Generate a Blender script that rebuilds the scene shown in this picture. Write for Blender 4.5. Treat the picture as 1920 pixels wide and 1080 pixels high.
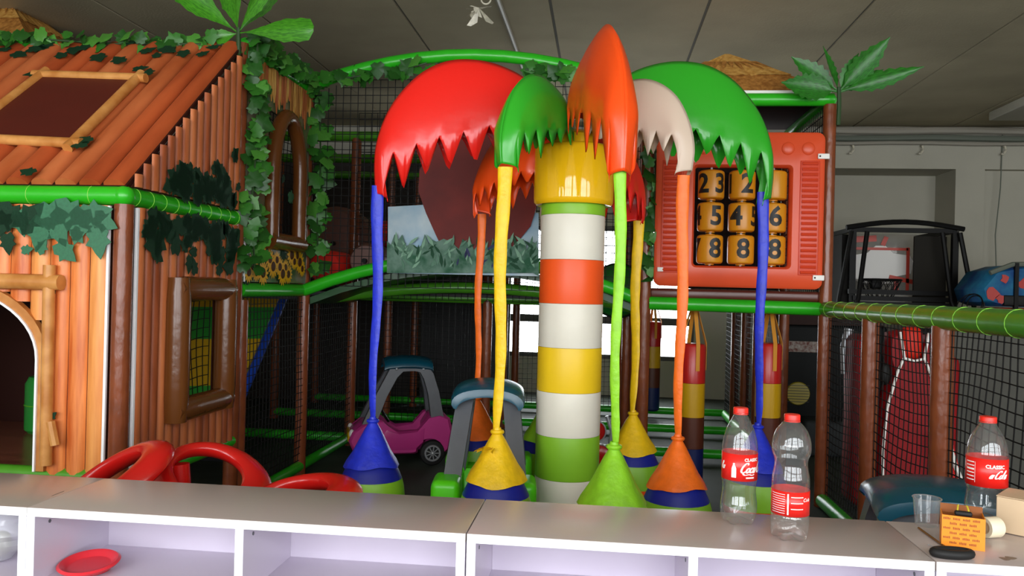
import bpy, bmesh, math, random
from mathutils import Vector, Matrix
from math import sin, cos, pi, radians, atan2, sqrt

for o in list(bpy.data.objects): bpy.data.objects.remove(o)
SC = bpy.context.scene
COL = SC.collection

# ------------------------------------------------------------------ camera
EYE = 1.40
FPX = 1500.0
YAW, PITCH, ROLL = radians(6.35), radians(0.15), radians(1.45)
fw = Vector((-sin(YAW)*cos(PITCH), cos(YAW)*cos(PITCH), sin(PITCH)))
r0 = Vector((cos(YAW), sin(YAW), 0))
u0 = r0.cross(fw)
rt = r0*cos(ROLL) + u0*sin(ROLL)
up = -r0*sin(ROLL) + u0*cos(ROLL)
EYEP = Vector((0, 0, EYE))
cam_d = bpy.data.cameras.new('camera'); cam = bpy.data.objects.new('camera', cam_d); COL.objects.link(cam)
M = Matrix((rt, up, -fw)).transposed().to_4x4(); M.translation = EYEP
cam.matrix_world = M
cam_d.sensor_width = 36.0; cam_d.lens = 36.0*FPX/1920.0
cam_d.clip_start = .05; cam_d.clip_end = 100
SC.camera = cam

# ------------------------------------------------------------------ light: overcast daylight through the windows
w = bpy.data.worlds.new('daylight'); SC.world = w; w.use_nodes = True
bg = w.node_tree.nodes['Background']
bg.inputs[0].default_value = (0.93, 0.97, 1.0, 1); bg.inputs[1].default_value = 10.0
SC.view_settings.view_transform = 'Standard'; SC.view_settings.look = 'None'
SC.view_settings.gamma = 1.0; SC.view_settings.use_curve_mapping = False
SC.view_settings.exposure = 0.0
CEIL = 3.55
XL, XR, YB, YR = -6.2, 7.5, 11.0, -2.4        # room
REAR = [(-5.6, -3.3), (-2.9, -.6), (-.2, 2.1), (2.5, 4.8), (5.2, 7.2)]   # window bays behind the camera
REAR_Z = (0.80, 3.36)
BACKW = (-1.30, 1.26, .49, 2.30)              # window in the far wall
def portal(loc, sx, sz, rx, rz=0):
    l = bpy.data.lights.new('window_portal', 'AREA'); l.shape = 'RECTANGLE'; l.size = sx; l.size_y = sz
    l.cycles.is_portal = True
    o = bpy.data.objects.new('window_portal', l); COL.objects.link(o); o.location = loc; o.rotation_euler = (rx, 0, rz)
for a, b in REAR:
    portal(((a+b)/2, YR-.05, sum(REAR_Z)/2), b-a, REAR_Z[1]-REAR_Z[0], pi/2, 0)
portal(((BACKW[0]+BACKW[1])/2, YB+.1, (BACKW[2]+BACKW[3])/2), BACKW[1]-BACKW[0], BACKW[3]-BACKW[2], -pi/2, 0)

# ------------------------------------------------------------------ helpers
def W(px, py, depth=None, x=None, y=None, z=None):
    """A photo position at a known distance or on a known plane, in metres."""
    d = fw + rt*((px-960)/FPX) + up*((540-py)/FPX)
    if depth is not None: t = depth
    elif x is not None: t = x/d.x
    elif y is not None: t = y/d.y
    else: t = (z-EYE)/d.z
    return EYEP + d*t

class MB:
    def __init__(s): s.v = []; s.f = []
    def add(s, vs, fs):
        o = len(s.v); s.v += [tuple(v) for v in vs]; s.f += [tuple(i+o for i in f) for f in fs]; return s
    def box(s, c, size, rot=None):
        c = Vector(c); h = [q/2 for q in size]
        vs = [Vector((sx*h[0], sy*h[1], sz*h[2])) for sz in (-1, 1) for sx, sy in ((-1,-1),(1,-1),(1,1),(-1,1))]
        if rot: vs = [rot @ v for v in vs]
        return s.add([c+v for v in vs], [(3,2,1,0),(4,5,6,7),(0,1,5,4),(1,2,6,5),(2,3,7,6),(3,0,4,7)])
    def bx(s, x0, x1, y0, y1, z0, z1): return s.box(((x0+x1)/2,(y0+y1)/2,(z0+z1)/2), (x1-x0,y1-y0,z1-z0))
    def rbox(s, c, size, r=.01, rot=None, n=3):
        """box with rounded vertical and horizontal edges (stacked rounded rectangles)"""
        hx, hy, hz = [q/2 for q in size]; r = min(r, hx*.99, hy*.99, hz*.99)
        rows = []
        zs = [(-hz + r*(1-cos(pi/2*k/n)), r*(1-sin(pi/2*k/n))) for k in range(n+1)]
        zs = zs + [(-z, i) for z, i in reversed(zs)]
        for z, ins in zs:
            row = []
            rr = max(r-ins, r*.02)
            for q, (sx, sy) in enumerate(((1,1),(-1,1),(-1,-1),(1,-1))):
                for k in range(n+1):
                    a = q*pi/2 + pi/2*k/n
                    row.append(Vector((sx*(hx-r) + rr*cos(a), sy*(hy-r) + rr*sin(a), z)))
            rows.append(row)
        m = len(rows[0]); vs = [v for row in rows for v in row]
        if rot: vs = [rot @ v for v in vs]
        c = Vector(c); fs = []
        for i in range(len(rows)-1):
            for j in range(m): fs.append((i*m+j, i*m+(j+1)%m, (i+1)*m+(j+1)%m, (i+1)*m+j))
        fs.append(tuple(range(m-1, -1, -1))); fs.append(tuple(range((len(rows)-1)*m, len(rows)*m)))
        return s.add([c+v for v in vs], fs)
    def bar(s, a, b, w, h=None, upv=(0,0,1)):
        a = Vector(a); b = Vector(b); h = h or w; d = (b-a).normalized(); u = Vector(upv)
        if abs(d.dot(u)) > .95: u = Vector((1,0,0)) if abs(d.x) < .9 else Vector((0,1,0))
        sdv = d.cross(u).normalized()*(w/2); uv = sdv.cross(d).normalized()*(h/2)
        vs = [p+q for p in (a, b) for q in (-sdv-uv, sdv-uv, sdv+uv, -sdv+uv)]
        return s.add(vs, [(0,1,2,3),(7,6,5,4),(4,5,1,0),(5,6,2,1),(6,7,3,2),(7,4,0,3)])
    def cord(s, pts, w):
        """thin four-sided cord without caps"""
        n = len(pts); pts = [Vector(p) for p in pts]; vs = []; fs = []
        d = (pts[-1]-pts[0]).normalized(); u = Vector((0,0,1)) if abs(d.z) < .8 else Vector((0,1,0))
        a = d.cross(u).normalized()*w/2; b = a.cross(d).normalized()*w/2
        for p in pts: vs += [p-a-b, p+a-b, p+a+b, p-a+b]
        for i in range(n-1):
            for j in range(4): fs.append((i*4+j, i*4+(j+1)%4, i*4+4+(j+1)%4, i*4+4+j))
        return s.add(vs, fs)
    def tube(s, pts, r, n=12, cap=True, flat=1.0, twist=0.0, closed=False):
        pts = [Vector(p) for p in pts]; m = len(pts); rs = r if isinstance(r, (list, tuple)) else [r]*m
        vs = []; fs = []; ref = None
        for i in range(m):
            if closed: d = pts[(i+1)%m]-pts[i-1]
            else: d = pts[min(i+1,m-1)]-pts[max(i-1,0)]
            d.normalize()
            if ref is None: ref = Vector((0,0,1)) if abs(d.z) < .9 else Vector((1,0,0))
            a = (ref - d*ref.dot(d)).normalized(); b = d.cross(a); ref = a
            for k in range(n):
                t = 2*pi*k/n
                q = a*cos(t)*rs[i] + b*sin(t)*rs[i]*flat
                if twist:
                    tw = twist*i/(m-1); q = Matrix.Rotation(tw, 3, d) @ q
                vs.append(pts[i]+q)
        for i in range(m if closed else m-1):
            for k in range(n):
                j = (i+1) % m
                fs.append((i*n+k, i*n+(k+1)%n, j*n+(k+1)%n, j*n+k))
        if cap and not closed: fs += [tuple(range(n-1,-1,-1)), tuple(range((m-1)*n, m*n))]
        return s.add(vs, fs)
    def lathe(s, prof, n=24, c=(0,0,0), mod=None, rot=None):
        """prof: (r, z) bottom to top; r 0 closes"""
        c = Vector(c); vs = []; fs = []; rows = []
        for r, z in prof:
            if r <= 1e-6: rows.append([len(vs)]); vs.append(Vector((0,0,z)))
            else:
                rows.append(list(range(len(vs), len(vs)+n)))
                for k in range(n):
                    t = 2*pi*k/n; q = mod(t, r, z) if mod else (r, z)
                    vs.append(Vector((q[0]*cos(t), q[0]*sin(t), q[1])))
        for A, B in zip(rows, rows[1:]):
            if len(A) == 1 and len(B) == 1: continue
            for k in range(n):
                k2 = (k+1) % n
                if len(A) == 1: fs.append((A[0], B[k2], B[k]))
                elif len(B) == 1: fs.append((A[k], A[k2], B[0]))
                else: fs.append((A[k], A[k2], B[k2], B[k]))
        if rot: vs = [rot @ v for v in vs]
        return s.add([c+v for v in vs], fs)
    def loft(s, rows, closed=True, caps=True):
        m = len(rows[0]); vs = [v for r in rows for v in r]; fs = []
        for i in range(len(rows)-1):
            for j in range(m if closed else m-1): fs.append((i*m+j, i*m+(j+1)%m, (i+1)*m+(j+1)%m, (i+1)*m+j))
        if caps and closed: fs += [tuple(range(m-1,-1,-1)), tuple(range((len(rows)-1)*m, len(rows)*m))]
        return s.add(vs, fs)
    def prism(s, poly, thick, fr=None, inset=0.0, edge=0.0):
        """poly in local (x, z), extruded along local y from -thick/2 to thick/2; inset rounds the rim"""
        cx = sum(p[0] for p in poly)/len(poly); cz = sum(p[1] for p in poly)/len(poly)
        h = thick/2; rows = []
        lay = [(-h, inset), (-h+edge, 0), (h-edge, 0), (h, inset)] if inset else [(-h, 0), (h, 0)]
        for y, ins in lay:
            row = []
            for x, z in poly:
                d = sqrt((x-cx)**2+(z-cz)**2) or 1
                k = max(0, (d-ins)/d); row.append(Vector((cx+(x-cx)*k, y, cz+(z-cz)*k)))
            rows.append(row)
        if fr: rows = [[fr @ v for v in r] for r in rows]
        return s.loft(rows)
    def ringprism(s, outer, inner, thick, fr=None):
        h = thick/2
        rows = [[Vector((x,-h,z)) for x,z in outer], [Vector((x,h,z)) for x,z in outer], [Vector((x,h,z)) for x,z in inner], [Vector((x,-h,z)) for x,z in inner]]
        rows.append(rows[0])
        if fr: rows = [[fr @ v for v in r] for r in rows]
        return s.loft(rows, caps=False)
    def torus(s, R, r, n=28, m=10, c=(0,0,0), rot=None, sx=1, sy=1, rz=None):
        pts = []; vs = []; fs = []; c = Vector(c); rz = rz or r
        for i in range(n):
            t = 2*pi*i/n
            for k in range(m):
                a = 2*pi*k/m
                vs.append(Vector(((R*sx + r*cos(a))*cos(t), (R*sy + r*cos(a))*sin(t), rz*sin(a))))
        for i in range(n):
            for k in range(m): fs.append((i*m+k, ((i+1)%n)*m+k, ((i+1)%n)*m+(k+1)%m, i*m+(k+1)%m))
        if rot: vs = [rot @ v for v in vs]
        return s.add([c+v for v in vs], fs)
    def ball(s, c, r, n=16, m=10, sc=(1,1,1)):
        prof = [(r*sin(pi*k/m) if 0<k<m else 0, -r*cos(pi*k/m)) for k in range(m+1)]
        o = len(s.v); s.lathe(prof, n)
        for i in range(o, len(s.v)):
            v = s.v[i]; s.v[i] = (c[0]+v[0]*sc[0], c[1]+v[1]*sc[1], c[2]+v[2]*sc[2])
        return s
    def xf(s, mtx):
        s.v = [tuple(mtx @ Vector(v)) for v in s.v]; return s

def wpos(o):
    p = Vector((0,0,0))
    while o is not None: p += o.location; o = o.parent
    return p
def mesh_of(name, mb, smooth=True, angle=.7, off=None):
    me = bpy.data.meshes.new(name)
    vs = mb.v if off is None else [(v[0]-off[0], v[1]-off[1], v[2]-off[2]) for v in mb.v]
    me.from_pydata(vs, [], mb.f); me.validate(); me.update()
    if smooth:
        me.polygons.foreach_set('use_smooth', [True]*len(me.polygons)); me.set_sharp_from_angle(angle=angle)
    return me
def obj(name, mb, mat, parent=None, local=False, smooth=True, angle=.7, kind=None, label=None):
    """one mesh object; vertices given in world metres unless local"""
    off = None
    if parent is not None and not local: off = wpos(parent)
    me = mesh_of(name, mb, smooth, angle, off)
    o = bpy.data.objects.new(name, me); COL.objects.link(o)
    if mat is not None: me.materials.append(mat)
    if parent is not None: o.parent = parent
    if kind: o['kind'] = kind
    if label: o['label'] = label
    return o
def inst(name, me, parent, loc=(0,0,0), rot=(0,0,0), scale=1.0, mtx=None):
    o = bpy.data.objects.new(name, me); COL.objects.link(o); o.parent = parent
    if mtx is not None: o.matrix_local = mtx
    else:
        o.location = loc; o.rotation_euler = rot
        o.scale = (scale,)*3 if isinstance(scale, (int, float)) else scale
    return o
def thing(name, label, cat, loc=(0,0,0), rz=0, group=None):
    o = bpy.data.objects.new(name, None); COL.objects.link(o); o.empty_display_size = .1
    o.location = loc; o.rotation_euler = (0,0,rz); tag(o, label, cat, group); return o
def tag(o, label, cat, group=None):
    o['label'] = label; o['category'] = cat
    if group: o['group'] = group
    return o
def struct(name, mb, mat, smooth=False):
    o = obj(name, mb, mat, smooth=smooth); o['kind'] = 'structure'; return o

# ------------------------------------------------------------------ materials
def srgb(c):
    if isinstance(c, str): c = tuple(int(c[i:i+2],16) for i in (0,2,4))
    return tuple((q/255/12.92 if q/255 <= .04045 else ((q/255+.055)/1.055)**2.4) for q in c)+(1,)
def mat(name, col, rough=.5, spec=.5, var=0.0, vscale=6.0, stretch=(1,1,1), bump=0.0, bscale=40.0, metal=0.0, coat=0.0, col2=None, bstretch=(1,1,1), sheen=0, trans=0.0, emit=0, detail=4):
    m = bpy.data.materials.new(name); m.use_nodes = True; nt = m.node_tree; N = nt.nodes; L = nt.links
    b = N['Principled BSDF']; c = srgb(col)
    b.inputs['Base Color'].default_value = c; b.inputs['Roughness'].default_value = rough
    b.inputs['Specular IOR Level'].default_value = spec; b.inputs['Metallic'].default_value = metal
    b.inputs['Coat Weight'].default_value = coat; b.inputs['Coat Roughness'].default_value = .08
    if trans: b.inputs['Transmission Weight'].default_value = trans
    if emit: b.inputs['Emission Color'].default_value = c; b.inputs['Emission Strength'].default_value = emit
    if var or bump:
        tc = N.new('ShaderNodeTexCoord')
    if var:
        mp = N.new('ShaderNodeMapping'); mp.inputs['Scale'].default_value = stretch
        nz = N.new('ShaderNodeTexNoise'); nz.inputs['Scale'].default_value = vscale; nz.inputs['Detail'].default_value = detail
        L.new(tc.outputs['Object'], mp.inputs[0]); L.new(mp.outputs[0], nz.inputs['Vector'])
        mx = N.new('ShaderNodeMix'); mx.data_type = 'RGBA'
        c2 = srgb(col2) if col2 else tuple(q*(1-var) for q in c[:3])+(1,)
        c1 = c if col2 else tuple(min(1,q*(1+var)) for q in c[:3])+(1,)
        mx.inputs[6].default_value = c1; mx.inputs[7].default_value = c2
        rp = N.new('ShaderNodeMapRange'); rp.inputs[1].default_value = .33; rp.inputs[2].default_value = .67
        L.new(nz.outputs['Fac'], rp.inputs[0]); L.new(rp.outputs[0], mx.inputs[0]); L.new(mx.outputs[2], b.inputs['Base Color'])
    if bump:
        mp2 = N.new('ShaderNodeMapping'); mp2.inputs['Scale'].default_value = bstretch
        nz2 = N.new('ShaderNodeTexNoise'); nz2.inputs['Scale'].default_value = bscale; nz2.inputs['Detail'].default_value = 3
        bp = N.new('ShaderNodeBump'); bp.inputs['Strength'].default_value = bump; bp.inputs['Distance'].default_value = .01
        L.new(tc.outputs['Object'], mp2.inputs[0]); L.new(mp2.outputs[0], nz2.inputs['Vector'])
        L.new(nz2.outputs['Fac'], bp.inputs['Height']); L.new(bp.outputs[0], b.inputs['Normal'])
    return m
def thin_clear(name, tint=(1,1,1), gloss=.12, rough=.03, milky=0.0):
    """thin clear plastic: see-through with a sheen that grows at grazing angles"""
    m = bpy.data.materials.new(name); m.use_nodes = True; nt = m.node_tree; N = nt.nodes; L = nt.links
    N.remove(N['Principled BSDF']); out = N['Material Output']
    t = N.new('ShaderNodeBsdfTransparent'); t.inputs[0].default_value = tuple(tint)+(1,)
    g = N.new('ShaderNodeBsdfGlossy'); g.inputs['Roughness'].default_value = rough
    fr = N.new('ShaderNodeLayerWeight'); fr.inputs[0].default_value = .5
    pw = N.new('ShaderNodeMath'); pw.operation = 'POWER'; pw.inputs[1].default_value = 2.4; L.new(fr.outputs['Facing'], pw.inputs[0])
    ad = N.new('ShaderNodeMath'); ad.operation = 'MULTIPLY_ADD'; ad.inputs[1].default_value = .6; ad.inputs[2].default_value = .02+gloss*.15; ad.use_clamp = True
    mx = N.new('ShaderNodeMixShader'); L.new(pw.outputs[0], ad.inputs[0]); L.new(ad.outputs[0], mx.inputs[0])
    L.new(t.outputs[0], mx.inputs[1]); L.new(g.outputs[0], mx.inputs[2])
    last = mx
    if milky:
        df = N.new('ShaderNodeBsdfDiffuse'); df.inputs[0].default_value = (.9,.9,.92,1)
        m2 = N.new('ShaderNodeMixShader'); m2.inputs[0].default_value = milky
        L.new(mx.outputs[0], m2.inputs[1]); L.new(df.outputs[0], m2.inputs[2]); last = m2
    L.new(last.outputs[0], out.inputs[0]); return m

m_ceil = mat('concrete_ceiling', 'aa9f84', .9, .2, var=.12, vscale=1.1, bump=.25, bscale=60)
m_wall = mat('painted_wall', 'b5b1a2', .85, .2, var=.05, vscale=1.5, bump=.08, bscale=90)
m_wall_dark = mat('painted_wall_dark', '6f6c62', .85, .2, var=.06, vscale=1.5)
m_floor = mat('floor_mat', '3b4139', .62, .15, var=.15, vscale=3, bump=.05, bscale=30)
m_white = mat('white_laminate', 'cfc5d6', .28, .45, var=.012, vscale=4)
m_edge = mat('white_edge_band', 'fbfbfe', .35, .4)
m_top = mat('counter_laminate', 'b6a9a5', .22, .5, var=.02, vscale=3)
m_brown = mat('brown_vinyl', '7e4023', .27, .5, var=.14, vscale=10, bump=.45, bscale=24, bstretch=(1,1,.45))
m_green = mat('green_vinyl', '2cb51e', .30, .55, var=.05, vscale=8, bump=.12, bscale=25)
m_dgreen = mat('olive_green_vinyl', '4f9a24', .26, .55, var=.1, vscale=6, bump=.12, bscale=25)
m_tie = mat('pale_green_tie', '9ade55', .4)
m_net = mat('black_net', '141312', .7, .2)
m_orlog = mat('orange_log_print', 'f4954f', .36, .4, var=.3, vscale=5, stretch=(6,6,.5), col2='c65f28')
m_orlog2 = mat('orange_log_print_light', 'f5a85c', .36, .4, var=.3, vscale=5, stretch=(6,6,.5), col2='dc8642')
m_rdlog = mat('red_log_print', 'cf7a48', .45, .3, var=.3, vscale=5, stretch=(4,4,.5), col2='aa5830')
m_rdlog2 = mat('red_log_print_dark', 'b5623a', .45, .3, var=.3, vscale=5, stretch=(4,4,.5), col2='8e4524')
m_roof = mat('roof_log_print', 'c05a2e', .5, .25, var=.3, vscale=2.5, stretch=(3,.8,.8), col2='a04420')
m_roof2 = mat('roof_log_print_light', 'cb7040', .5, .25, var=.3, vscale=2.5, stretch=(3,.8,.8), col2='ac5228')
m_trimlog = mat('pale_log_trim', 'd99a55', .4, .4, var=.3, vscale=5, stretch=(2,2,2), col2='b87434')
m_maroon = mat('maroon_sheet', '56190f', .5, .4, var=.05)
m_backing = mat('shade_dark_backing', '32120a', .6, .3)  # dark colour seen in the gaps stands in for shade between logs
m_frame = mat('brown_padded_vinyl', '6a3c18', .24, .5, bump=.25, bscale=14)
m_ivy = [mat('ivy_leaf_a', '2f6d20', .42, .4, var=.2, vscale=30), mat('ivy_leaf_b', '1f5017', .42, .4, var=.2, vscale=30), mat('ivy_leaf_c', '46832e', .42, .4, var=.2, vscale=30)]
m_prleaf = mat('printed_leaf_green', '2c6a48', .4, .35, var=.12, vscale=12)
m_prleaf2 = mat('printed_leaf_dark', '123520', .6, .2, var=.2, vscale=20)
m_stem = mat('stem', '24421a', .6)
m_palm = mat('palm_frond', '4c9a22', .33, .5, var=.25, vscale=14, stretch=(1,6,1), col2='2c6d15')
m_palmd = mat('palm_frond_dark', '2f7f24', .38, .45, var=.25, vscale=14, stretch=(1,6,1), col2='1d5416')
m_lred = mat('leaf_vinyl_red', 'e8241c', .24, .5, bump=.3, bscale=7)
m_lgreen = mat('leaf_vinyl_green', '2fa526', .24, .5, bump=.3, bscale=7)
m_lorange = mat('leaf_vinyl_orange', 'f04e14', .28, .5, bump=.3, bscale=7)
m_lcream = mat('leaf_vinyl_cream', 'dcc6b2', .4, .4, bump=.08, bscale=9)
m_yellow = mat('yellow_vinyl', 'f4bc16', .07, .6, bump=.02, bscale=12)
m_pyellow = mat('pole_yellow', 'f2c81e', .38, .4, var=.03)
m_pwhite = mat('pole_white', 'e6e0d0', .4, .4, var=.03)
m_porange = mat('pole_orange', 'f2571c', .38, .4, var=.03)
m_plime = mat('pole_lime', '86bf2c', .38, .4, var=.04)
m_sblue = mat('strap_blue', '2233c4', .38, .4, var=.12, vscale=25, bump=.3, bscale=40)
m_syellow = mat('strap_yellow', 'f2c414', .4, .4, var=.08, vscale=25, bump=.3, bscale=40)
m_slime = mat('strap_lime', '8fd028', .4, .4, var=.1, vscale=25, bump=.3, bscale=40)
m_sorange = mat('strap_orange', 'f8701a', .4, .4, var=.08, vscale=25, bump=.3, bscale=40)
m_navy = mat('seat_navy', '15218f', .4, .4)
m_black = mat('black_metal', '131211', .5, .2)
m_rubber = mat('black_rubber', '1d1c1c', .6, .3)
m_greypl = mat('grey_plastic', '5c5e63', .42, .35, var=.06, vscale=10)
m_dgreypl = mat('dark_grey_plastic', '55565b', .38, .45, var=.06, vscale=10)
m_pink = mat('pink_plastic', 'c63a8a', .33, .5)
m_limepl = mat('lime_plastic', '55d313', .33, .5)
m_teal = mat('teal_plastic', '0d4a5e', .25, .5)
m_chrome = mat('silver_rim', 'b9bcc0', .35, .5, metal=.6)
m_red = mat('red_plastic', 'c81a16', .22, .55)
m_redpanel = mat('orange_red_plastic', 'e2522c', .36, .45, var=.03, vscale=5)
m_redpanel2 = mat('orange_red_grille', 'd23f1d', .4, .45)
m_amber = mat('amber_plastic', 'dc8f16', .33, .5)
m_ink = mat('black_print', '151413', .5)
m_bagred = mat('bag_red', 'c4211c', .28, .5); m_bagyel = mat('bag_yellow', 'd0a012', .32, .5)
m_bagbrn = mat('bag_brown', '5b2c1c', .35, .5); m_bagnav = mat('bag_navy', '16225c', .35, .5)
m_webbing = mat('orange_webbing', 'dc9226', .6)
m_thatch = mat('thatch_print', 'c98d45', .6, .2, var=.4, vscale=7, stretch=(5,5,1), col2='965e28')
m_thatch2 = mat('thatch_print_pale', 'e0b060', .6, .2, var=.4, vscale=7, stretch=(5,5,1), col2='bd8438')
m_petal = mat('sunflower_petal', 'efb41a', .5); m_seed = mat('sunflower_seed', '4a2008', .6)
m_sky = mat('printed_sky', '7ea6c2', .5, .3, var=.3, vscale=3.5, col2='c6d4d8')
m_foliage = mat('printed_foliage', '24573c', .6, .2, var=.5, vscale=12, col2='6d8c7c')
m_humpred = mat('plain_red_brown_board', '7c221a', .55, .25, var=.2, vscale=3, col2='5e1712')
m_pipe = mat('pale_pipe', '9d978a', .5, .4); m_pipeg = mat('grey_green_pipe', '6a7064', .5, .4)
m_capred = mat('bottle_cap_red', 'e8281a', .35); m_label = mat('bottle_label_red', 'e0201a', .32)
m_print = mat('white_print', 'f4f0ea', .45)
m_pet = thin_clear('clear_bottle_plastic', (.93,.93,.92), .5, .05, milky=.035)
m_cup = thin_clear('clear_cup_plastic', (.93,.93,.93), .25, milky=.08)
m_bag = thin_clear('clear_bag_plastic', (.85,.86,.88), .25, .12, milky=.28)
m_glass = thin_clear('window_glass', (.97,.98,.98), .05)
m_board = thin_clear('clear_backboard', (.88,.86,.84), .15, .06, milky=.10)
m_carton = mat('carton', 'cdb393', .7, .2, var=.06, vscale=8); m_obox = mat('orange_carton', 'ef8a12', .5)
m_kraft = mat('kraft_inside', '8a4d1c', .7); m_tape = mat('cream_tape', 'e8dcc0', .45)
m_plast = mat('crumpled_plastic', 'cfc8b4', .4, var=.2, vscale=30)
m_alu = mat('window_aluminium', '4a4640', .45)

# ================================================================== the room
struct('floor', MB().bx(XL-.2, XR+.2, YR-.2, YB+.2, -.2, 0), m_floor)
ceiling = struct('ceiling', MB().bx(XL-.2, XR+.2, YR-.2, YB+.2, CEIL+.02, CEIL+.2), m_wall_dark)
k = -5
rnd = random.Random(4)
while True:
    x0 = -.43 + 1.17*k; x1 = x0 + 1.17
    if x0 > XR: break
    a, b = max(x0+.012, XL), min(x1-.012, XR)
    if b > a:
        dz = rnd.uniform(0, .006)
        obj('ceiling_panel', MB().bx(a, b, YR, YB, CEIL+dz, CEIL+.03), m_ceil, ceiling, smooth=False)
    k += 1
struct('wall_left', MB().bx(XL-.2, XL, YR-.2, YB+.2, 0, CEIL+.02), m_wall)
struct('wall_right', MB().bx(XR, XR+.2, YR-.2, YB+.2, 0, CEIL+.02), m_wall)
bw = BACKW
wb = MB().bx(XL, bw[0], YB, YB+.2, 0, CEIL+.02).bx(bw[1], XR, YB, YB+.2, 0, CEIL+.02)
wb.bx(bw[0], bw[1], YB, YB+.2, 0, bw[2]).bx(bw[0], bw[1], YB, YB+.2, bw[3], CEIL+.02)
wall_back = struct('wall_back', wb, m_wall)
obj('ceiling_beam', MB().bx(XL, XR, YB-.6, YB-.001, 3.03, CEIL-.001), m_wall, wall_back, smooth=False)
obj('column', MB().bx(4.31, 4.65, YB-.6, YB-.001, .001, 3.03), m_wall, wall_back, smooth=False)
obj('column', MB().bx(-2.35, -1.9, YB-.6, YB-.001, .001, 3.03), m_wall, wall_back, smooth=False)
obj('wall_infill', MB().bx(4.651, XR-.001, YB-.48, YB-.001, .001, 3.03), m_wall, wall_back, smooth=False)
# far window: dark frame, mullions and panes
wn = thing('window_1', 'far bright window with dark bars behind the play frame', 'window'); del wn['category']; wn['kind'] = 'structure'
zt = 1.02
f = MB()
for a, b in ((bw[0], bw[0]+.05), (bw[1]-.05, bw[1])): f.bx(a, b, YB+.02, YB+.1, bw[2]+.001, bw[3]-.001)
f.bx(bw[0]+.05, bw[1]-.05, YB+.02, YB+.1, bw[2]+.001, bw[2]+.06).bx(bw[0]+.05, bw[1]-.05, YB+.02, YB+.1, bw[3]-.06, bw[3]-.001)
obj('window_frame', f, m_alu, wn, smooth=False)
n = 4; cw = (bw[1]-bw[0]-.1)/n
obj('transom', MB().bx(bw[0]+.05, bw[1]-.05, YB+.02, YB+.1, zt-.05, zt+.05), m_alu, wn, smooth=False)
for i in range(1, n):
    x = bw[0]+.05+cw*i
    obj('mullion', MB().bx(x-.025, x+.025, YB+.02, YB+.1, bw[2]+.06, bw[3]-.06), m_alu, wn, smooth=False)
for i in range(n):
    for z0, z1 in ((bw[2]+.06, zt-.05), (zt+.05, bw[3]-.06)):
        x = bw[0]+.05+cw*i
        obj('pane', MB().bx(x+.026, x+cw-.026, YB+.055, YB+.06, z0, z1), m_glass, wn, smooth=False)
# wall behind the camera with its row of windows
wr = MB(); prev = XL
for a, b in REAR:
    wr.bx(prev, a, YR-.2, YR, 0, CEIL+.02); prev = b
    wr.bx(a, b, YR-.2, YR, 0, REAR_Z[0]).bx(a, b, YR-.2, YR, REAR_Z[1], CEIL+.02)
wr.bx(prev, XR, YR-.2, YR, 0, CEIL+.02)
struct('wall_rear', wr, m_wall)
for i, (a, b) in enumerate(REAR):
    q = MB()
    for j in range(4):
        x = a + (b-a)*j/3; q.bx(x-.03, x+.03, YR-.12, YR-.06, REAR_Z[0], REAR_Z[1])
    for j in range(4):
        z = REAR_Z[0] + (REAR_Z[1]-REAR_Z[0])*j/3; q.bx(a, b, YR-.13, YR-.07, z-.025, z+.025)
    struct('window_%d' % (i+2), q, m_alu)

# pipes and cables under the ceiling
yp = YB-.66
for k, (z, r) in enumerate(((3.49, .045), (3.40, .038), (3.335, .022))):
    tag(obj('conduit_pipe', MB().tube([(2.0+i*.5, yp, z+.008*sin(i*1.7+k)) for i in range(11)], r, 8), m_pipe if k != 1 else m_pipeg),
        ['pale upper pipe running along the top of the far beam', 'grey green middle pipe running along the far beam', 'thinnest and lowest of the pipes along the far beam'][k], 'pipe', 'pipes along the far beam')
for i, px in enumerate((1600, 1730, 1885)):
    p = W(px, 252, y=yp)
    o = thing('pipe_bracket', ['bent bracket under the pipes nearest the orange panel', 'bent bracket under the pipes above the basketball machine', 'bent bracket under the pipes above the thin cable'][i], 'bracket', (p.x, yp, 3.25), group='brackets under the far pipes')
    obj('hook', MB().tube([(0,.05,.06),(0,0,.05),(.01,-.01,0),(-.03,-.02,-.05),(-.05,-.02,-.04)], .013, 6), m_plast, o, local=True)
x = -.80
tag(obj('conduit_pipe', MB().tube([(x+.004*sin(i), 3.0+i*.5, CEIL-.03) for i in range(14)], .021, 8), m_pipe), 'thin pale pipe fixed to the ceiling behind the red leaf', 'pipe')
p = W(898, 22, z=CEIL-.13)
o = thing('crumpled_plastic', 'pale scrap of crumpled plastic tied to the ceiling pipe', 'plastic scrap', tuple(p))
rr = random.Random(2); q = MB()
for i in range(9):
    a = rr.uniform(0, 2*pi); b = rr.uniform(.04, .09)
    c = Vector((cos(a)*b, sin(a)*b*.6, rr.uniform(-.09, .06)))
    t = Vector((rr.uniform(-.04,.04), rr.uniform(-.04,.04), rr.uniform(-.03,.03)))
    q.add([Vector((0,0,.03)), c+t, c*1.2, c-t, Vector((0,0,.02))*1.2, (c+t)*.9+Vector((0,.012,0))], [(0,1,2),(0,2,3),(4,2,1),(4,3,2),(0,1,5)])
obj('sheet', q, m_plast, o, local=True, smooth=False)
obj('tie', MB().torus(.035, .006, 16, 6, c=(.05,0,.09), rot=Matrix.Rotation(pi/2,3,'X')), m_plast, o, local=True)
a, b = W(1880, 250, y=yp+.04), W(1868, 505, y=yp+.04)
tag(obj('hanging_cable', MB().tube([a, a.lerp(b,.4)+Vector((.004,0,0)), a.lerp(b,.75)+Vector((-.03,0,0)), b], .007, 6), m_pipeg), 'thin cable hanging down the wall over the blue ride', 'cable')
p = W(1905, 195, z=CEIL-.05)
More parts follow.
